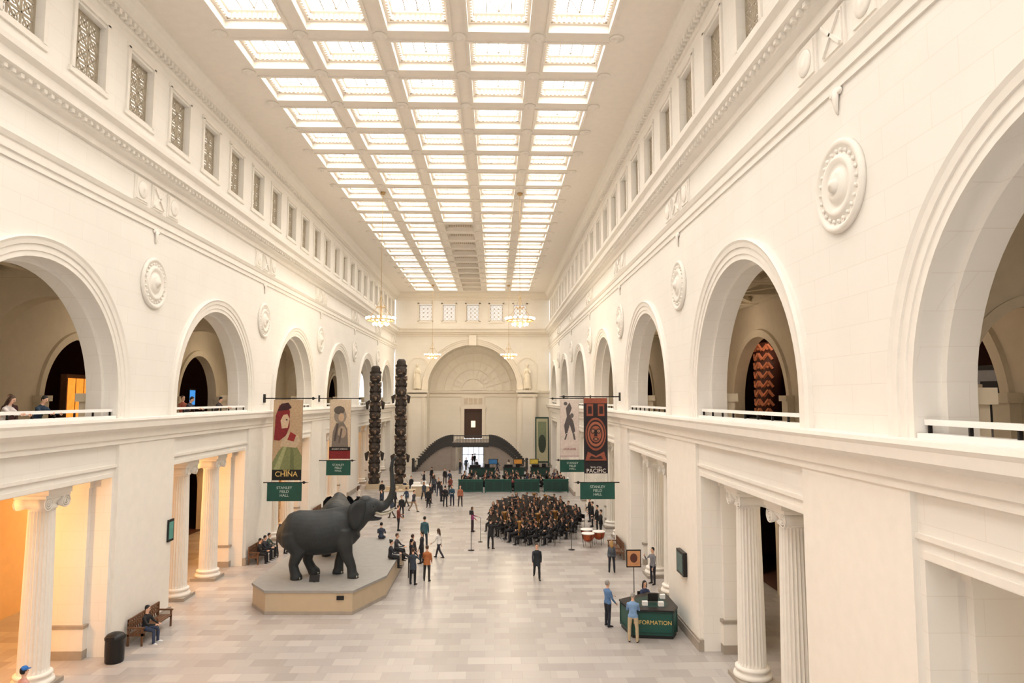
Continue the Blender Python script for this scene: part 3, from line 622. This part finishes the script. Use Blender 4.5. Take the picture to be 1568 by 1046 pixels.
# ------------------------------------------------------------------ elephants
def elephant(name,kind):
    b=MB()
    body=[(-1.86,2.15,.2,.3),(-1.76,2.10,.42,.52),(-1.58,2.05,.62,.74),(-1.3,2.03,.76,.87),(-.85,1.99,.86,.95),(-.3,1.92,.91,.98),(.25,1.94,.87,.98),(.75,2.05,.78,.96),(1.15,2.2,.64,.86),(1.45,2.35,.5,.7)]
    b.tube([(x,0,z) for x,z,_,_ in body],[(y,h) for _,_,y,h in body],28,ref=(0,1,0))
    b.tube([(-1.35,0,2.6),(-1.0,0,2.72),(-.4,0,2.72),(.4,0,2.76),(1.1,0,2.88),(1.6,0,3.05 if kind==0 else 2.75)],[(.25,.18),(.32,.24),(.3,.22),(.3,.24),(.28,.24),(.25,.2)],14,ref=(0,1,0))
    if kind==0:
        hd=[(1.1,2.3,.55,.7),(1.55,2.62,.48,.6),(1.9,2.92,.43,.5),(2.15,3.06,.39,.44),(2.42,3.06,.3,.36),(2.65,3.05,.22,.26),(2.86,3.12,.18,.2),(3.05,3.34,.165,.17),(3.16,3.66,.145,.15),(3.18,4.0,.125,.13),(3.14,4.4,.105,.11),(3.1,4.8,.09,.095),(3.14,5.08,.08,.085),(3.26,5.26,.07,.072),(3.38,5.3,.062,.062)]
        jaw=[(1.95,2.62,.22,.2),(2.3,2.52,.15,.12),(2.55,2.5,.1,.08),(2.72,2.54,.05,.04)]; hc=(2.05,3.03); tusk=[(2.4,.2,2.84),(2.7,.27,2.74),(3.0,.31,2.8),(3.3,.3,2.98)]
    else:
        hd=[(1.1,2.3,.55,.7),(1.5,2.4,.5,.62),(1.85,2.42,.45,.53),(2.15,2.32,.38,.44),(2.35,2.1,.27,.31),(2.45,1.85,.2,.22),(2.5,1.6,.17,.17),(2.52,1.2,.14,.14),(2.56,.8,.11,.11),(2.66,.45,.09,.09),(2.85,.3,.07,.07)]
        jaw=[(1.9,2.05,.22,.2),(2.15,1.9,.15,.13),(2.25,1.78,.08,.07)]; hc=(1.95,2.42); tusk=[(2.25,.2,1.95),(2.5,.27,1.7),(2.8,.3,1.62),(3.05,.28,1.7)]
    b.tube([(x,0,z) for x,z,_,_ in hd],[(y,h) for _,_,y,h in hd],18,ref=(0,1,0))
    b.tube([(x,0,z) for x,z,_,_ in jaw],[(y,h) for _,_,y,h in jaw],12,ref=(0,1,0))
    b.sphere((hc[0]-.1,0,hc[1]+.3),(.32,.32,.24),n=14)
    for sg in (-1,1): b.sphere((hc[0]+.25,sg*.26,hc[1]-.06),(.2,.12,.2),n=10)
    for sg,(h,k,a,f) in ((-1,(-1.2,-.92,-1.12,-.98)),(1,(-1.1,-.58,-.66,-.34))):
        b.tube([(h,sg*.40,2.0),(h+.05,sg*.45,1.6),(k,sg*.46,1.12),(a,sg*.45,.62),(a+.6*(f-a),sg*.45,.26),(f,sg*.45,.1),(f,sg*.45,.0)],[(.42,.52),(.37,.49),(.27,.33),(.2,.22),(.2,.22),(.24,.27),(.25,.28)],18,ref=(0,1,0))
    for sg,(h,k,a,f) in ((-1,(1.05,1.22,1.42,1.5)),(1,(.95,.92,.76,.72))):
        b.tube([(h,sg*.42,2.1),(h+.02,sg*.47,1.6),(k,sg*.46,.98),(a,sg*.45,.5),(.4*f+.6*a,sg*.45,.22),(f,sg*.45,.1),(f,sg*.45,.0)],[(.32,.46),(.3,.38),(.23,.26),(.2,.21),(.2,.22),(.23,.26),(.24,.27)],18,ref=(0,1,0))
    co,fs=remesh(b,.045,4)
    co[:,2]-=co[:,2].min()-.005
    o=MB(); o.v=[tuple(c) for c in co]; o.f=[list(f) for f in fs]; o.m=[0]*len(fs); o.s=[True]*len(fs)
    out=[(0.05,.34),(-.18,.46),(-.45,.44),(-.68,.25),(-.80,-.05),(-.74,-.40),(-.56,-.72),(-.34,-.90),(-.14,-.70),(.0,-.3),(.08,.05)]
    for sg in (-1,1):
        n=len(out); vs=[]
        for th in (0,.045):
            for q in (1.0,.55,0.02):
                for (x,z) in out:
                    X=-.3+(x+.3)*q; Z=-.1+(z+.1)*q
                    fl=.02+.55*(max(0,-X))**1.1+.05*sin(Z*6)*min(1,abs(X)*1.5)
                    vs.append((hc[0]-.1+X*.92,sg*(.36+fl+th),hc[1]-.05+Z))
        f_=[]
        for l_ in (0,3):
            for q in range(2): f_+=[((l_+q)*n+i,(l_+q)*n+(i+1)%n,(l_+q+1)*n+(i+1)%n,(l_+q+1)*n+i) for i in range(n)]
        f_+=[(i,(i+1)%n,3*n+(i+1)%n,3*n+i) for i in range(n)]
        f_+=[tuple(2*n+i for i in range(n)),tuple(5*n+i for i in range(n))]
        o.add(vs,f_,0,True)
        o.tube([(x,sg*y,z) for x,y,z in tusk],[.06,.055,.045,.015],12,1,ref=(0,1,0))
        o.sphere((hc[0]+.3,sg*.345,hc[1]+.1),.04,2,8)
    for fx,sg in ((-.98,-1),(-.34,1),(1.5,-1),(.72,1)):
        for q in (-.7,-.25,.25,.7): o.sphere((fx+.225*cos(q),sg*.45+.225*sin(q),.08),(.04,.05,.06),1,6)
    o.tube([(-1.8,0,2.35),(-1.92,0,2.0),(-1.95,0,1.5),(-1.9,.03,1.05),(-1.9,.04,.85)],[.07,.05,.035,.04,.015],8,0,ref=(0,1,0))
    return o.mesh(name,[M_ele,M_ivory,M_dark])
inst('elephant',elephant('elephant',0),loc=(-7.88,32.0,1.0),rz=R(5))
inst('elephant',elephant('elephant',1),loc=(-8.2,36.4,1.0),rz=R(98),scale=.97)
pl=MB()
base=[(-10.55,31.0),(-9.6,29.75),(-5.95,29.65),(-4.95,32.1),(-4.95,38.4),(-6.1,40.6),(-9.4,40.6),(-10.55,39.2)]
cxp,cyp=-7.75,35.1
def sc(p,s,z): return (cxp+(p[0]-cxp)*(1+s/3),cyp+(p[1]-cyp)*(1+s/5.5),z)
pl.prism(base,lambda p:sc(p,.02,0),lambda p:sc(p,.02,.14),2); pl.prism(base,lambda p:sc(p,0,.14),lambda p:sc(p,0,.9),0)
pl.prism(base,lambda p:sc(p,.05,.9),lambda p:sc(p,.05,1.0),1)
pl.box(-6.6,-6.3,29.6,29.68,.62,.78,3)
pl.obj('display_platform',[M_plat,M_platt,M_base,M_dark])
ls=MB(); ls.box(-.35,.35,-.22,.22,0,.03,0,Matrix.Translation((0,0,1.02))@Matrix.Rotation(R(35),4,'Y')); ls.bar((0,0,0),(0,0,1.02),.03,0)
ls.obj('label_sign',[M_dark],loc=(-4.35,35.6,0))
ls=MB(); ls.box(-.22,.22,-.02,.02,0.02,.3,0,Matrix.Rotation(R(-20),4,'X')); ls.box(-.05,.05,0,.2,0,.03,0); ls.obj('label_sign',[M_dark],loc=(-7.9,31.0,1.0))
# ------------------------------------------------------------------ totem poles
def totem(name,H,loc,seed):
    rn=random.Random(seed); m=MB(); n=20; prof=[]; z=.5; figs=[]
    while z<H-1.2:
        h=rn.uniform(1.5,2.1); figs.append((z,h))
        prof+=[(.44,z),(.52,z+.15),(.50,z+h*.42),(.38,z+h*.5),(.54,z+h*.58),(.58,z+h*.82),(.48,z+h*.95),(.36,z+h*.98)]; z+=h
    prof+=[(.4,z),(.46,z+.1),(.45,z+.5),(.3,z+.7),(.28,H)]
    m.lathe(prof,n)
    m.box(-.8,.8,-.8,.8,0,.5,1)
    for k,(z,h) in enumerate(figs):
        for sx in (-1,1):
            m.sphere((sx*.22,-.52,z+h*.76),(.15,.1,.12),2,8); m.sphere((sx*.22,-.6,z+h*.76),(.06,.04,.05),3,6)
            m.tube([(sx*.5,-.1,z+h*.46),(sx*.5,-.4,z+h*.32),(sx*.2,-.58,z+h*.36)],[.13,.12,.1],8,2)
            m.tube([(sx*.4,-.1,z+.1),(sx*.45,-.44,z+.22),(sx*.3,-.55,z+.05)],[.14,.14,.09],8)
            m.tube([(sx*.38,0,z+h*.9),(sx*.52,-.05,z+h*1.02),(sx*.42,-.1,z+h*1.1)],[.12,.1,.03],8)
            if k%3==1: m.tube([(sx*.5,0,z+h*.5),(sx*.8,0,z+h*.42),(sx*.78,0,z+.2)],[(.08,.2),(.06,.22),(.03,.1)],8,ref=(0,1,0))
        m.tube([(-.28,-.56,z+h*.5),(0,-.6,z+h*.5),(.28,-.56,z+h*.5)],[.05,.06,.05],8,3)
        if k%2==0: m.tube([(0,-.45,z+h*.68),(0,-.85,z+h*.66),(0,-1.0,z+h*.54)],[.18,.12,.03],10,2)
        else: m.tube([(-.3,-.53,z+h*.62),(0,-.6,z+h*.62),(.3,-.53,z+h*.62)],[.07,.09,.07],8,2)
    for sx in (-1,1): m.tube([(sx*.2,0,H-.6),(sx*.34,0,H-.1),(sx*.3,0,H+.35)],[.18,.15,.05],8)
    m.obj(name,[M_totem,M_plat,mat('totem_faded_paint',C(112,92,76),.8,var=.25),M_dark],loc=loc,rz=R(12))
totem('totem_pole',11.5,(-12.2,70.5,0),2); totem('totem_pole',12.0,(-9.6,70.5,0),5)
# ------------------------------------------------------------------ chandeliers
def chand():
    m=MB(); rr=.92
    pts=lambda r,z,n=32:[(r*cos(2*pi*k/n),r*sin(2*pi*k/n),z) for k in range(n+1)]
    m.tube(pts(rr,0),[(.05,.06)]*33,8,0,ref=(0,0,1)); m.tube(pts(.5,-.18),[(.035,.045)]*33,8,0,ref=(0,0,1)); m.tube(pts(.3,.9),[.025]*33,6,0,ref=(0,0,1))
    for k in range(16):
        th=2*pi*k/16; x,y=rr*cos(th),rr*sin(th)
        m.lathe([(.02,0),(.08,.04),(.11,.11),(.08,.16),(.02,.18)],10,(x*1.06,y*1.06,.04),1)
    for k in range(8):
        th=2*pi*k/8; m.bar((rr*cos(th),rr*sin(th),0),(.5*cos(th),.5*sin(th),-.18),.025)
        m.lathe([(.02,-.12),(.08,-.05),(.1,.04),(.05,.1)],10,(.5*cos(th),.5*sin(th),-.26),1)
        if k%2==0:
            m.bar((.28*cos(th),.28*sin(th),.9),(0,0,1.7),.014); m.bar((rr*cos(th),rr*sin(th),0),(.28*cos(th),.28*sin(th),.9),.014)
    m.lathe([(.02,-.5),(.05,-.46),(.22,-.34),(.28,-.2),(.26,-.12),(0,-.1)],20,(0,0,0),0)
    m.tube([(0,0,-.15),(0,0,1.8)],[.035,.035],8); m.tube([(0,0,1.8),(0,0,ZC-14.5)],[.018,.018],6); m.lathe([(.2,ZC-14.5),(.16,ZC-14.65),(.03,ZC-14.7)],12)
    return m.mesh('chandelier',[mat('gilt_bronze',C(190,158,108),.5,metal=.3),mat('lamp_glass',(1,.85,.6),.4,emis=7,var=0,ecol=(1,.86,.62))])
chm=chand()
for (x,y) in ((-8.0,47.9),(1.75,47.9),(-8.0,87.6),(1.75,87.6)): inst('chandelier',chm,loc=(x,y,14.5))
# ------------------------------------------------------------------ banners
def ell(cx_,cy_,a,b,n=20,t0=0,t1=2*pi): return [(cx_+a*cos(t0+(t1-t0)*k/n),cy_+b*sin(t0+(t1-t0)*k/n)) for k in range(n)]
def banner(y,x0,x1,zt,zb,sx0,sx1,sz0,sz1,xwall,bg,art,title,tcol,armend):
    m=MB(); mats=[M_dark,cm(*bg),M_green]; idx={}
    m.box(x0,x1,y-.012,y+.012,zb,zt,1)
    lay=0
    for poly,col in art:
        if col not in idx: idx[col]=len(mats); mats.append(cm(*col))
        lay+=1; pp=[(x0+(x1-x0)*u,zb+(zt-zb)*v) for u,v in poly]
        m.prism(pp,lambda p:(p[0],y-.013-.003*lay,p[1]),lambda p:(p[0],y-.012,p[1]),idx[col])
    m.box(sx0,sx1,y-.03,y+.03,sz0,sz1,2)
    for zz,xe in ((zt+.08,armend),(sz1+.02,sx1+.12 if armend>xwall else sx0-.12)):
        m.tube([(xwall,y,zz),(xe,y,zz)],[.035,.035],8)
        m.sphere((xe,y,zz),.09,0,8); m.tube([(xe,y,zz),(xe+math.copysign(.28,xe-xwall),y,zz)],[.05,.005],8)
        m.box(*sorted((xwall,xwall+math.copysign(.08,xe-xwall))),y-.12,y+.12,zz-.25,zz+.25)
    for xx in (x0,x1): m.bar((xx,y,zt+.08),(xx,y,sz0),.012)
    o=m.obj('hanging_banner',mats)
    rot=(pi/2,0,0); W=x1-x0
    for (tx,sz,u,v) in title: text(tx,sz,(x0+W*u,y-.035-.003*lay,zb+(zt-zb)*v),rot,cm(*tcol),o)
    text('STANLEY\nFIELD\nHALL',.22,((sx0+sx1)/2,y-.04,(sz0+sz1)/2+.02),rot,mat('sign_letter_white',(.55,.65,.6),.5),o)
Rct=lambda a,b,c,d:[(a,c),(b,c),(b,d),(a,d)]
china=[(Rct(0,1,0,.13),(26,26,24)),([(0,.13),(1,.13),(1,.30),(.85,.40),(.62,.46),(.4,.44),(.2,.36),(0,.22)],(128,132,88)),([(.05,.13),(.25,.13),(.5,.43),(.38,.42)],(160,162,116)),([(.6,.13),(.75,.13),(.72,.36),(.62,.42)],(108,114,76)),
 ([(.25,.42),(.8,.40),(.95,.48),(.85,.56),(.6,.60),(.35,.54)],(196,174,144)),([(.04,.50),(.08,.80),(.2,.93),(.42,.95),(.56,.86),(.56,.66),(.44,.55),(.22,.49)],(130,38,40)),([(.3,.64),(.5,.65),(.56,.76),(.48,.82),(.34,.81),(.25,.74)],(208,180,150)),([(.14,.86),(.26,.95),(.5,.965),(.62,.9),(.46,.87)],(60,30,32)),([(.5,.5),(.72,.48),(.8,.56),(.6,.6)],(150,50,46)),(ell(.46,.75,.03,.008),(50,30,28))]
banner(41.0,-13.05,-11.35,8.95,4.25,-13.3,-11.3,3.05,4.1,XL,(186,158,126),china,[('CHINA',.42,.5,.075),('Hall of',.14,.5,.12)],(235,200,120),-10.75)
art2=[(Rct(0,1,0,.14),(120,30,34)),(ell(.5,.72,.3,.13),(140,130,120)),(ell(.45,.82,.26,.07),(90,82,76)),([(.1,.2),(.9,.2),(.85,.5),(.65,.62),(.3,.6),(.15,.45)],(120,110,102)),(ell(.55,.7,.14,.07),(186,160,136)),(ell(.6,.45,.2,.1),(164,146,128)),([(.2,.3),(.3,.3),(.42,.58),(.34,.6)],(84,74,70)),([(.42,.26),(.5,.26),(.62,.5),(.54,.52)],(94,84,78)),(Rct(0,1,.14,.2),(36,34,34))]
banner(53.65,-12.75,-11.15,8.95,4.4,-12.95,-11.1,3.15,4.25,XL,(196,178,156),art2,[('ANCIENT AMERICAS',.13,.5,.165)],(240,230,220),-10.5)
PR=(146,80,60); PD=(46,34,34)
pac=[(Rct(.0,1,.93,1),PR),(Rct(.12,.4,.76,.92),PR),(Rct(.6,.88,.76,.92),PR),(Rct(.18,.34,.79,.89),PD),(Rct(.66,.82,.79,.89),PD),(ell(.5,.52,.44,.22,28),PR),(ell(.5,.52,.39,.19,28),PD),(ell(.5,.52,.35,.165,28),(164,98,74)),(ell(.5,.52,.28,.13,28),PD),(ell(.5,.52,.24,.11,28),(156,90,68)),(ell(.38,.56,.09,.034),PD),(ell(.62,.56,.09,.034),PD),(ell(.38,.56,.055,.02),(196,142,112)),(ell(.62,.56,.055,.02),(196,142,112)),(ell(.38,.56,.02,.008),PD),(ell(.62,.56,.02,.008),PD),([(.46,.58),(.54,.58),(.57,.49),(.43,.49)],PD),(ell(.5,.455,.12,.02),PD),(ell(.5,.455,.07,.008),(196,142,112)),
     ([(.05,.17),(.95,.17),(.85,.29),(.5,.23),(.15,.29)],PR),([(.2,.19),(.8,.19),(.7,.235),(.5,.21),(.3,.235)],PD)]
banner(41.0,5.3,6.7,9.05,4.6,5.05,7.1,3.1,4.05,XR,(38,32,36),pac,[('PACIFIC',.33,.5,.035),('Spirits of the',.13,.5,.085)],(240,232,225),4.1)
art4=[([(.2,.55),(.35,.7),(.3,.85),(.5,.95),(.62,.85),(.5,.74),(.7,.62),(.8,.45),(.66,.4),(.5,.56),(.38,.42),(.25,.4)],(88,82,84)),(ell(.62,.72,.1,.04),(100,96,96)),([(.3,.4),(.38,.4),(.28,.3),(.2,.3)],(90,86,86)),([(.66,.4),(.74,.42),(.82,.3),(.72,.3)],(90,86,86)),(ell(.28,.93,.1,.03),(100,96,96)),(Rct(0,1,0,.03),(190,170,170))]
banner(53.65,5.1,6.55,8.95,4.5,5.05,7.0,3.35,4.25,XR,(208,196,190),art4,[('OUR LIVES',.2,.5,.14)],(150,70,70),4.5)
m=MB(); m.box(5.35,7.15,91.4,91.5,.6,6.6,0); m.box(5.5,7.0,91.36,91.4,.8,6.4,1); m.box(5.7,6.8,91.33,91.36,3.4,6.0,2); m.prism(ell(6.25,3.1,.5,1.2),lambda p:(p[0],91.3,p[1]),lambda p:(p[0],91.36,p[1]),3)
for xx in (5.4,7.1): m.box(xx-.05,xx+.05,91.4,91.5,0,.6,0)
m.obj('framed_poster',[M_greend,cm(186,182,152),cm(130,140,112),cm(60,70,60)])
# ------------------------------------------------------------------ green partitions, diners, counter
def partition(loc,w):
    m=MB(); m.box(0,w,0,.1,.1,1.2,0)
    n=3
    for k in range(n):
        a=.08+k*(w-.08)/n; b_=a+(w-.08)/n-.08; m.box(a,b_,-.03,0,.25,1.05,1)
    m.box(-.02,w+.02,-.05,.15,1.2,1.27,0)
    for x in (0,w-.1): m.box(x,x+.1,-.02,.12,0,1.3,0)
    m.obj('green_partition',[M_green,M_greend],loc=loc)
for x,w in ((-3.5,2.35),(-.95,2.55),(1.9,2.4),(4.7,2.4)): partition((x,66.9,0),w)
din=empty('seated_diners',(2,70,0))
dv=[human_mesh('diner',SIT,[sk2('l'),cm(*a),cm(*BLK),M_dark,mat('hair_b',HAIRS['b']),cm(90,60,60)],hair=hh,extra=lambda m,T,h,off:chair(m,3)) for a,hh in ((BLK,'short'),((60,70,96),'long'),((120,50,50),'short'),((200,190,180),'long'))]
tb=MB(); tb.lathe([(.3,0),(.3,.03),(.04,.06),(.04,.7),(.5,.72),(.5,.75),(0,.75)],20); tbm=tb.mesh('cafe_table',[M_dark])
for i in range(5):
    for j in range(4):
        x,y=-2.6+i*2.2,68.4+j*2.0
        inst('cafe_table',tbm,din,(x-2,y-70,0))
        for k in range(3):
            a=k*2.1+i+j; inst('diner',dv[rnd.randrange(4) if rnd.random()<.5 else 0],din,(x-2+.75*sin(a),y-70-.75*cos(a),0),a+pi)
def kiosk(loc,w,c1,c2):
    m=MB(); m.box(0,w,0,1.0,.1,1.0,0); m.box(-.06,w+.06,-.06,1.06,1.0,1.07,1); m.box(.02,w-.02,.02,.98,0,.1,1)
    m.box(.1,w*.45,.3,.7,1.07,1.35,1); m.box(w*.6,w*.8,.3,.6,1.07,1.45,1)
    m.obj('service_counter',[c1,c2],loc=loc)
kiosk((-9.6,60.6,0),2.6,M_white,M_plat); kiosk((-7.6,63.8,0),1.6,M_plat,M_white)
kiosk((-3,80.2,0),3,M_greend,M_dark); kiosk((1,80.6,0),2.4,M_greend,M_dark); kiosk((4.2,80.6,0),2.2,M_greend,M_dark)
for x,c_ in ((-.2,(60,120,180)),(2.6,(214,150,70)),(4.4,(214,190,80))):
    m=MB(); m.box(-.5,.5,-.03,.03,1.7,2.3,0); m.box(-.44,.44,-.04,-.03,1.76,2.24,1); m.bar((0,0,0),(0,0,1.7),.025,0); m.lathe([(.2,0),(.2,.03),(0,.04)],12); m.obj('menu_sign',[M_dark,cm(*c_)],loc=(x,77.6,0))
# ------------------------------------------------------------------ information desk
m=MB()
poly=[(5.0,27.9),(5.2,26.6),(6.7,26.4),(6.98,26.9),(6.98,28.6),(6.3,28.8)]
cxx,cyy=6.1,27.6
def dsk(p,s,z): return (cxx+(p[0]-cxx)*s,cyy+(p[1]-cyy)*s,z)
m.prism(poly,lambda p:dsk(p,.98,0),lambda p:dsk(p,.98,.12),1); m.prism(poly,lambda p:dsk(p,1,.12),lambda p:dsk(p,1,1.0),0); m.prism(poly,lambda p:dsk(p,1.05,1.0),lambda p:dsk(p,1.05,1.06),1)
m.prism(poly,lambda p:dsk(p,.7,1.06),lambda p:dsk(p,.7,1.065),2)
for k in range(6):
    p,q=V((*poly[k],0)),V((*poly[(k+1)%6],0)); d=(q-p).normalized(); nn=V((d.y,-d.x,0))
    for (za,zb) in ((.18,.24),(.9,.96)): m.bar(p+nn*.01+V((0,0,(za+zb)/2)),q+nn*.01+V((0,0,(za+zb)/2)),.025,3)
    m.bar(p+V((0,0,.12)),p+V((0,0,1.0)),.035,3)
for (x,y) in ((5.7,27.0),(6.3,26.9),(6.6,27.9)): m.box(x,x+.2,y,y+.15,1.06,1.22,4)
m.box(6.0,6.4,27.45,27.5,1.1,1.4,1)
desk=m.obj('information_desk',[M_green,M_dark,M_greend,M_greend,M_white])
GOLD=mat('gold_lettering',C(226,196,120),.4,metal=.2)
text('INFORMATION',.21,(5.95,26.45,.6),(pi/2,0,math.atan2(-.2,1.5)),GOLD,desk)
person('information_clerk',(6.3,29.5,0),10,SIT,(50,60,90),BLK,'k',hair='long',fem=True,extra=lambda m_,T,h,off:chair(m_,3))
m=MB(); m.lathe([(.22,0),(.22,.03),(.02,.05),(.018,1.75)],14); m.box(-.32,.32,-.03,.03,1.7,2.45,0); m.box(-.28,.28,-.04,-.03,1.75,2.4,1); m.prism(ell(0,2.1,.16,.2),lambda p:(p[0],-.045,p[1]),lambda p:(p[0],-.03,p[1]),2)
m.obj('poster_stand',[M_dark,cm(196,140,96),cm(90,50,40)],loc=(6.05,30.4,0))
m=MB(); m.box(7.22,7.37,26.7,27.7,2.2,3.1,0); m.box(7.2,7.22,26.8,27.6,2.3,3.0,1); m.obj('wall_screen',[M_dark,cm(90,110,108)])
m=MB(); m.box(XL+.125,XL+.18,29.2,29.7,3.1,4.0,0); m.box(XL+.18,XL+.19,29.27,29.63,3.2,3.9,1); m.obj('wall_notice',[M_dark,cm(90,150,140)])
# ------------------------------------------------------------------ benches, bin
def bench():
    m=MB(); L=2.3
    for x in (.12,.24,.36,.48): m.box(x,x+.1,-L/2,L/2,.42,.46)
    for z in (.58,.72,.86): m.box(.02,.06,-L/2,L/2,z,z+.09)
    for k in range(14): y=-L/2+.1+k*(L-.2)/13; m.box(.0,.03,y-.02,y+.02,.46,.92)
    for y in (-L/2,0,L/2-.06):
        m.box(.02,.08,y,y+.06,0,.95); m.box(.52,.58,y,y+.06,0,.64); m.box(.02,.58,y,y+.06,.36,.42)
        if y!=0: m.box(.02,.62,y-.01,y+.07,.62,.67)
    return m.mesh('wooden_bench',[M_wood])
bm=bench()
inst('wooden_bench',bm,loc=(-13.42,27.3,0)); inst('wooden_bench',bm,loc=(-13.42,39.6,0)); inst('wooden_bench',bm,loc=(7.28,40.2,0),rz=pi); inst('wooden_bench',bm,loc=(-13.42,52.8,0))
person('visitor_sitting',(-12.98,26.6,-.04),85,SIT,BLK,JEAN,'k',shoes=(220,220,220))
for y,c_ in ((38.9,BLK),(39.7,(50,50,60)),(40.4,(70,80,74))): person('visitor_sitting',(-12.98,y,-.04),90,SIT,c_,BLK,'k')
person('visitor_standing',(-12.2,41.3,0),90,STAND,BLK,BLK,'k')
m=MB(); m.lathe([(.28,0),(.3,.05),(.31,.75),(.33,.78),(.33,.84),(.26,.93),(.15,.98),(0,1.0)],28); m.box(-.12,.12,-.32,-.27,.78,.9); m.obj('trash_can',[M_dark],loc=(-13.05,24.7,0))
# ------------------------------------------------------------------ exhibits seen through the gallery arches
m=MB(); m.tube([(0,0,0),(0,0,3.9)],[.66,.66],24,0)
for k in range(8):
    for a in (-1.5,-.75,0,.75):
        p=lambda t_,z:(-.69*cos(a+t_),.69*sin(a+t_),z)
        z=.12+k*.48
        m.bar(p(.02,z),p(.36,z+.32),.085,1); m.bar(p(.36,z+.32),p(.72,z),.085,1)
        if k%2: m.sphere(p(.36,z+.08),(.07,.1,.08),1,8)
m.box(-.8,.8,-.8,.8,-.6,0,2); m.obj('carved_exhibit_pole',[mat('carved_dark_brown',C(84,48,36),.6),mat('carved_orange',C(222,142,104),.6),M_dark],loc=(XR+7.0,36.0,8.05))
m=MB(); m.box(0,.5,-.8,.8,0,2.6,0); m.box(-.02,0,-.7,.7,.15,2.45,1); m.box(-.05,-.02,-.35,.35,.6,2.1,0)
m.box(-.04,-.02,-.8,.8,2.45,2.6,0)
m.obj('display_case',[M_dark,mat('display_case_glass',C(150,150,155),.2)],loc=(XR+8.0,21.0,7.45),rz=R(25))
m=MB(); m.box(0,.3,-1.1,1.1,0,2.8,0)
for k in range(3): m.box(.3,.32,-1.0+.7*k,-.4+.7*k,.3,2.6,1)
m.obj('lit_display_case',[M_wood,mat('warm_display_glow',C(240,140,50),.5,emis=1.3,var=.4)],loc=(XL-8.2,36.2,7.45))
m=MB(); m.box(0,.1,-.5,.5,0,1.2,0); m.box(.1,.11,-.42,.42,.1,1.1,1); m.obj('lit_sign_panel',[M_dark,mat('blue_display_glow',C(60,140,220),.5,emis=1.0,var=.5)],loc=(XL-7.5,48.4,8.5))
# ------------------------------------------------------------------ grand stair at the far end
m=MB(); YS0,YS1=87.6,90.4
LX0,LX1=XC-2.3,XC+2.3; HZ=3.4; N=20
for sg in (-1,1):
    for k in range(N):
        f0,f1=k/N,(k+1)/N; run_=4.6
        xa=XC+sg*(2.3+run_*(1-f0)); xb=XC+sg*(2.3+run_*(1-f1)); z=HZ*sin((k+1)/N*pi/2)**.9
        yo=1.2*(1-f0)**2
        m.box(*sorted((xa,xb)),YS0-yo,YS1,0,z,1)
        m.box(*sorted((xa,xb)),YS0-yo-.15,YS0-yo,max(0,z-.35),z+.2,0)
        m.box(*sorted((xa,xb)),YS0-yo-.17,YS0-yo+.05,z+.9,z+1.02,0)
        for q in (.25,.75): m.bar((xa+(xb-xa)*q,YS0-yo-.07,z+.2),(xa+(xb-xa)*q,YS0-yo-.07,z+.9),.03,0)
        m.box(*sorted((xa,xb)),YS1-.1,YS1,z,z+.95,0)
    m.box(*sorted((XC+sg*6.9,XC+sg*7.2)),YS0-1.5,YS0-1.1,0,1.3,0)
    m.sphere((XC+sg*7.05,YS0-1.3,1.5),.2,0,12)
m.box(LX0,LX1,YS0,YB-.3,HZ-.4,HZ,1); m.box(LX0,LX1,YS0-.15,YS0,HZ-.5,HZ+.1,0); m.box(LX0,LX1,YS0-.17,YS0+.05,HZ+.9,HZ+1.02,0)
for k in range(24): x=LX0+.1+k*(LX1-LX0-.2)/23; m.bar((x,YS0-.07,HZ+.1),(x,YS0-.07,HZ+.9),.03,0)
for x in (LX0,LX1-.4): m.box(x,x+.4,YS0-.1,YS0+.3,0,HZ-.4,1)
m.obj('double_staircase',[mat('dark_bronze_rail',C(56,54,54),.5),mat('gray_stair_stone',C(150,140,132),.6)])
MS=[M_stone]*6
for sg in (-1,1):
    me=human_mesh('statue',dict(L=(3,3,3),R=(3,3,3),aL=(30,8,80,30),aR=(5,10,15,0)),MS,hair='bun',fem=True,robe=True)
    inst('robed_statue',me,loc=(XC+sg*7.45,Y1-.65,10.2),scale=2.05)
# ------------------------------------------------------------------ lights
def pt(name,loc,e,col,r=.3):
    l=bpy.data.lights.new(name,'POINT'); l.energy=e; l.color=col; l.shadow_soft_size=r; o=bpy.data.objects.new(name,l); COL.objects.link(o); o.location=loc
for i,c in enumerate(BAYS[:7]):
    pt('aisle_lamp',(XL-4.3,c,5.2),700 if i<4 else 260,(1,.56,.22)); pt('aisle_lamp',(XR+4.0,c,5.2),120,(1,.84,.64))
    pt('gallery_lamp',(XL-4.0,c,12.4),65,(1,.84,.64))
    pt('gallery_lamp',(XR+3.6,c,12.4),45,(1,.84,.64))
for c in BAYS[1:5]:
    pt('exhibit_lamp',(XR+6.6,c,12.2),60,(1,.7,.5)); pt('exhibit_lamp',(XL-9,c,12),30,(1,.65,.35))
for (x,y) in ((-8.0,47.9),(1.75,47.9),(-8.0,85.5),(1.75,85.5)): pt('chandelier_lamp',(x,y,13.7),450,(1,.82,.56))
w=bpy.data.worlds.new('World'); scene.world=w; w.use_nodes=True
w.node_tree.nodes['Background'].inputs[0].default_value=(1,.985,.96,1); w.node_tree.nodes['Background'].inputs[1].default_value=1.25
# ------------------------------------------------------------------ camera
cam=bpy.data.cameras.new('camera'); cam.lens=24.1; cam.sensor_width=36; cam.clip_end=400; cam.clip_start=.05
co=bpy.data.objects.new('camera',cam); COL.objects.link(co); co.location=(0,0,9.0); co.rotation_euler=(R(90+4.79),0,R(-1.42)); scene.camera=co
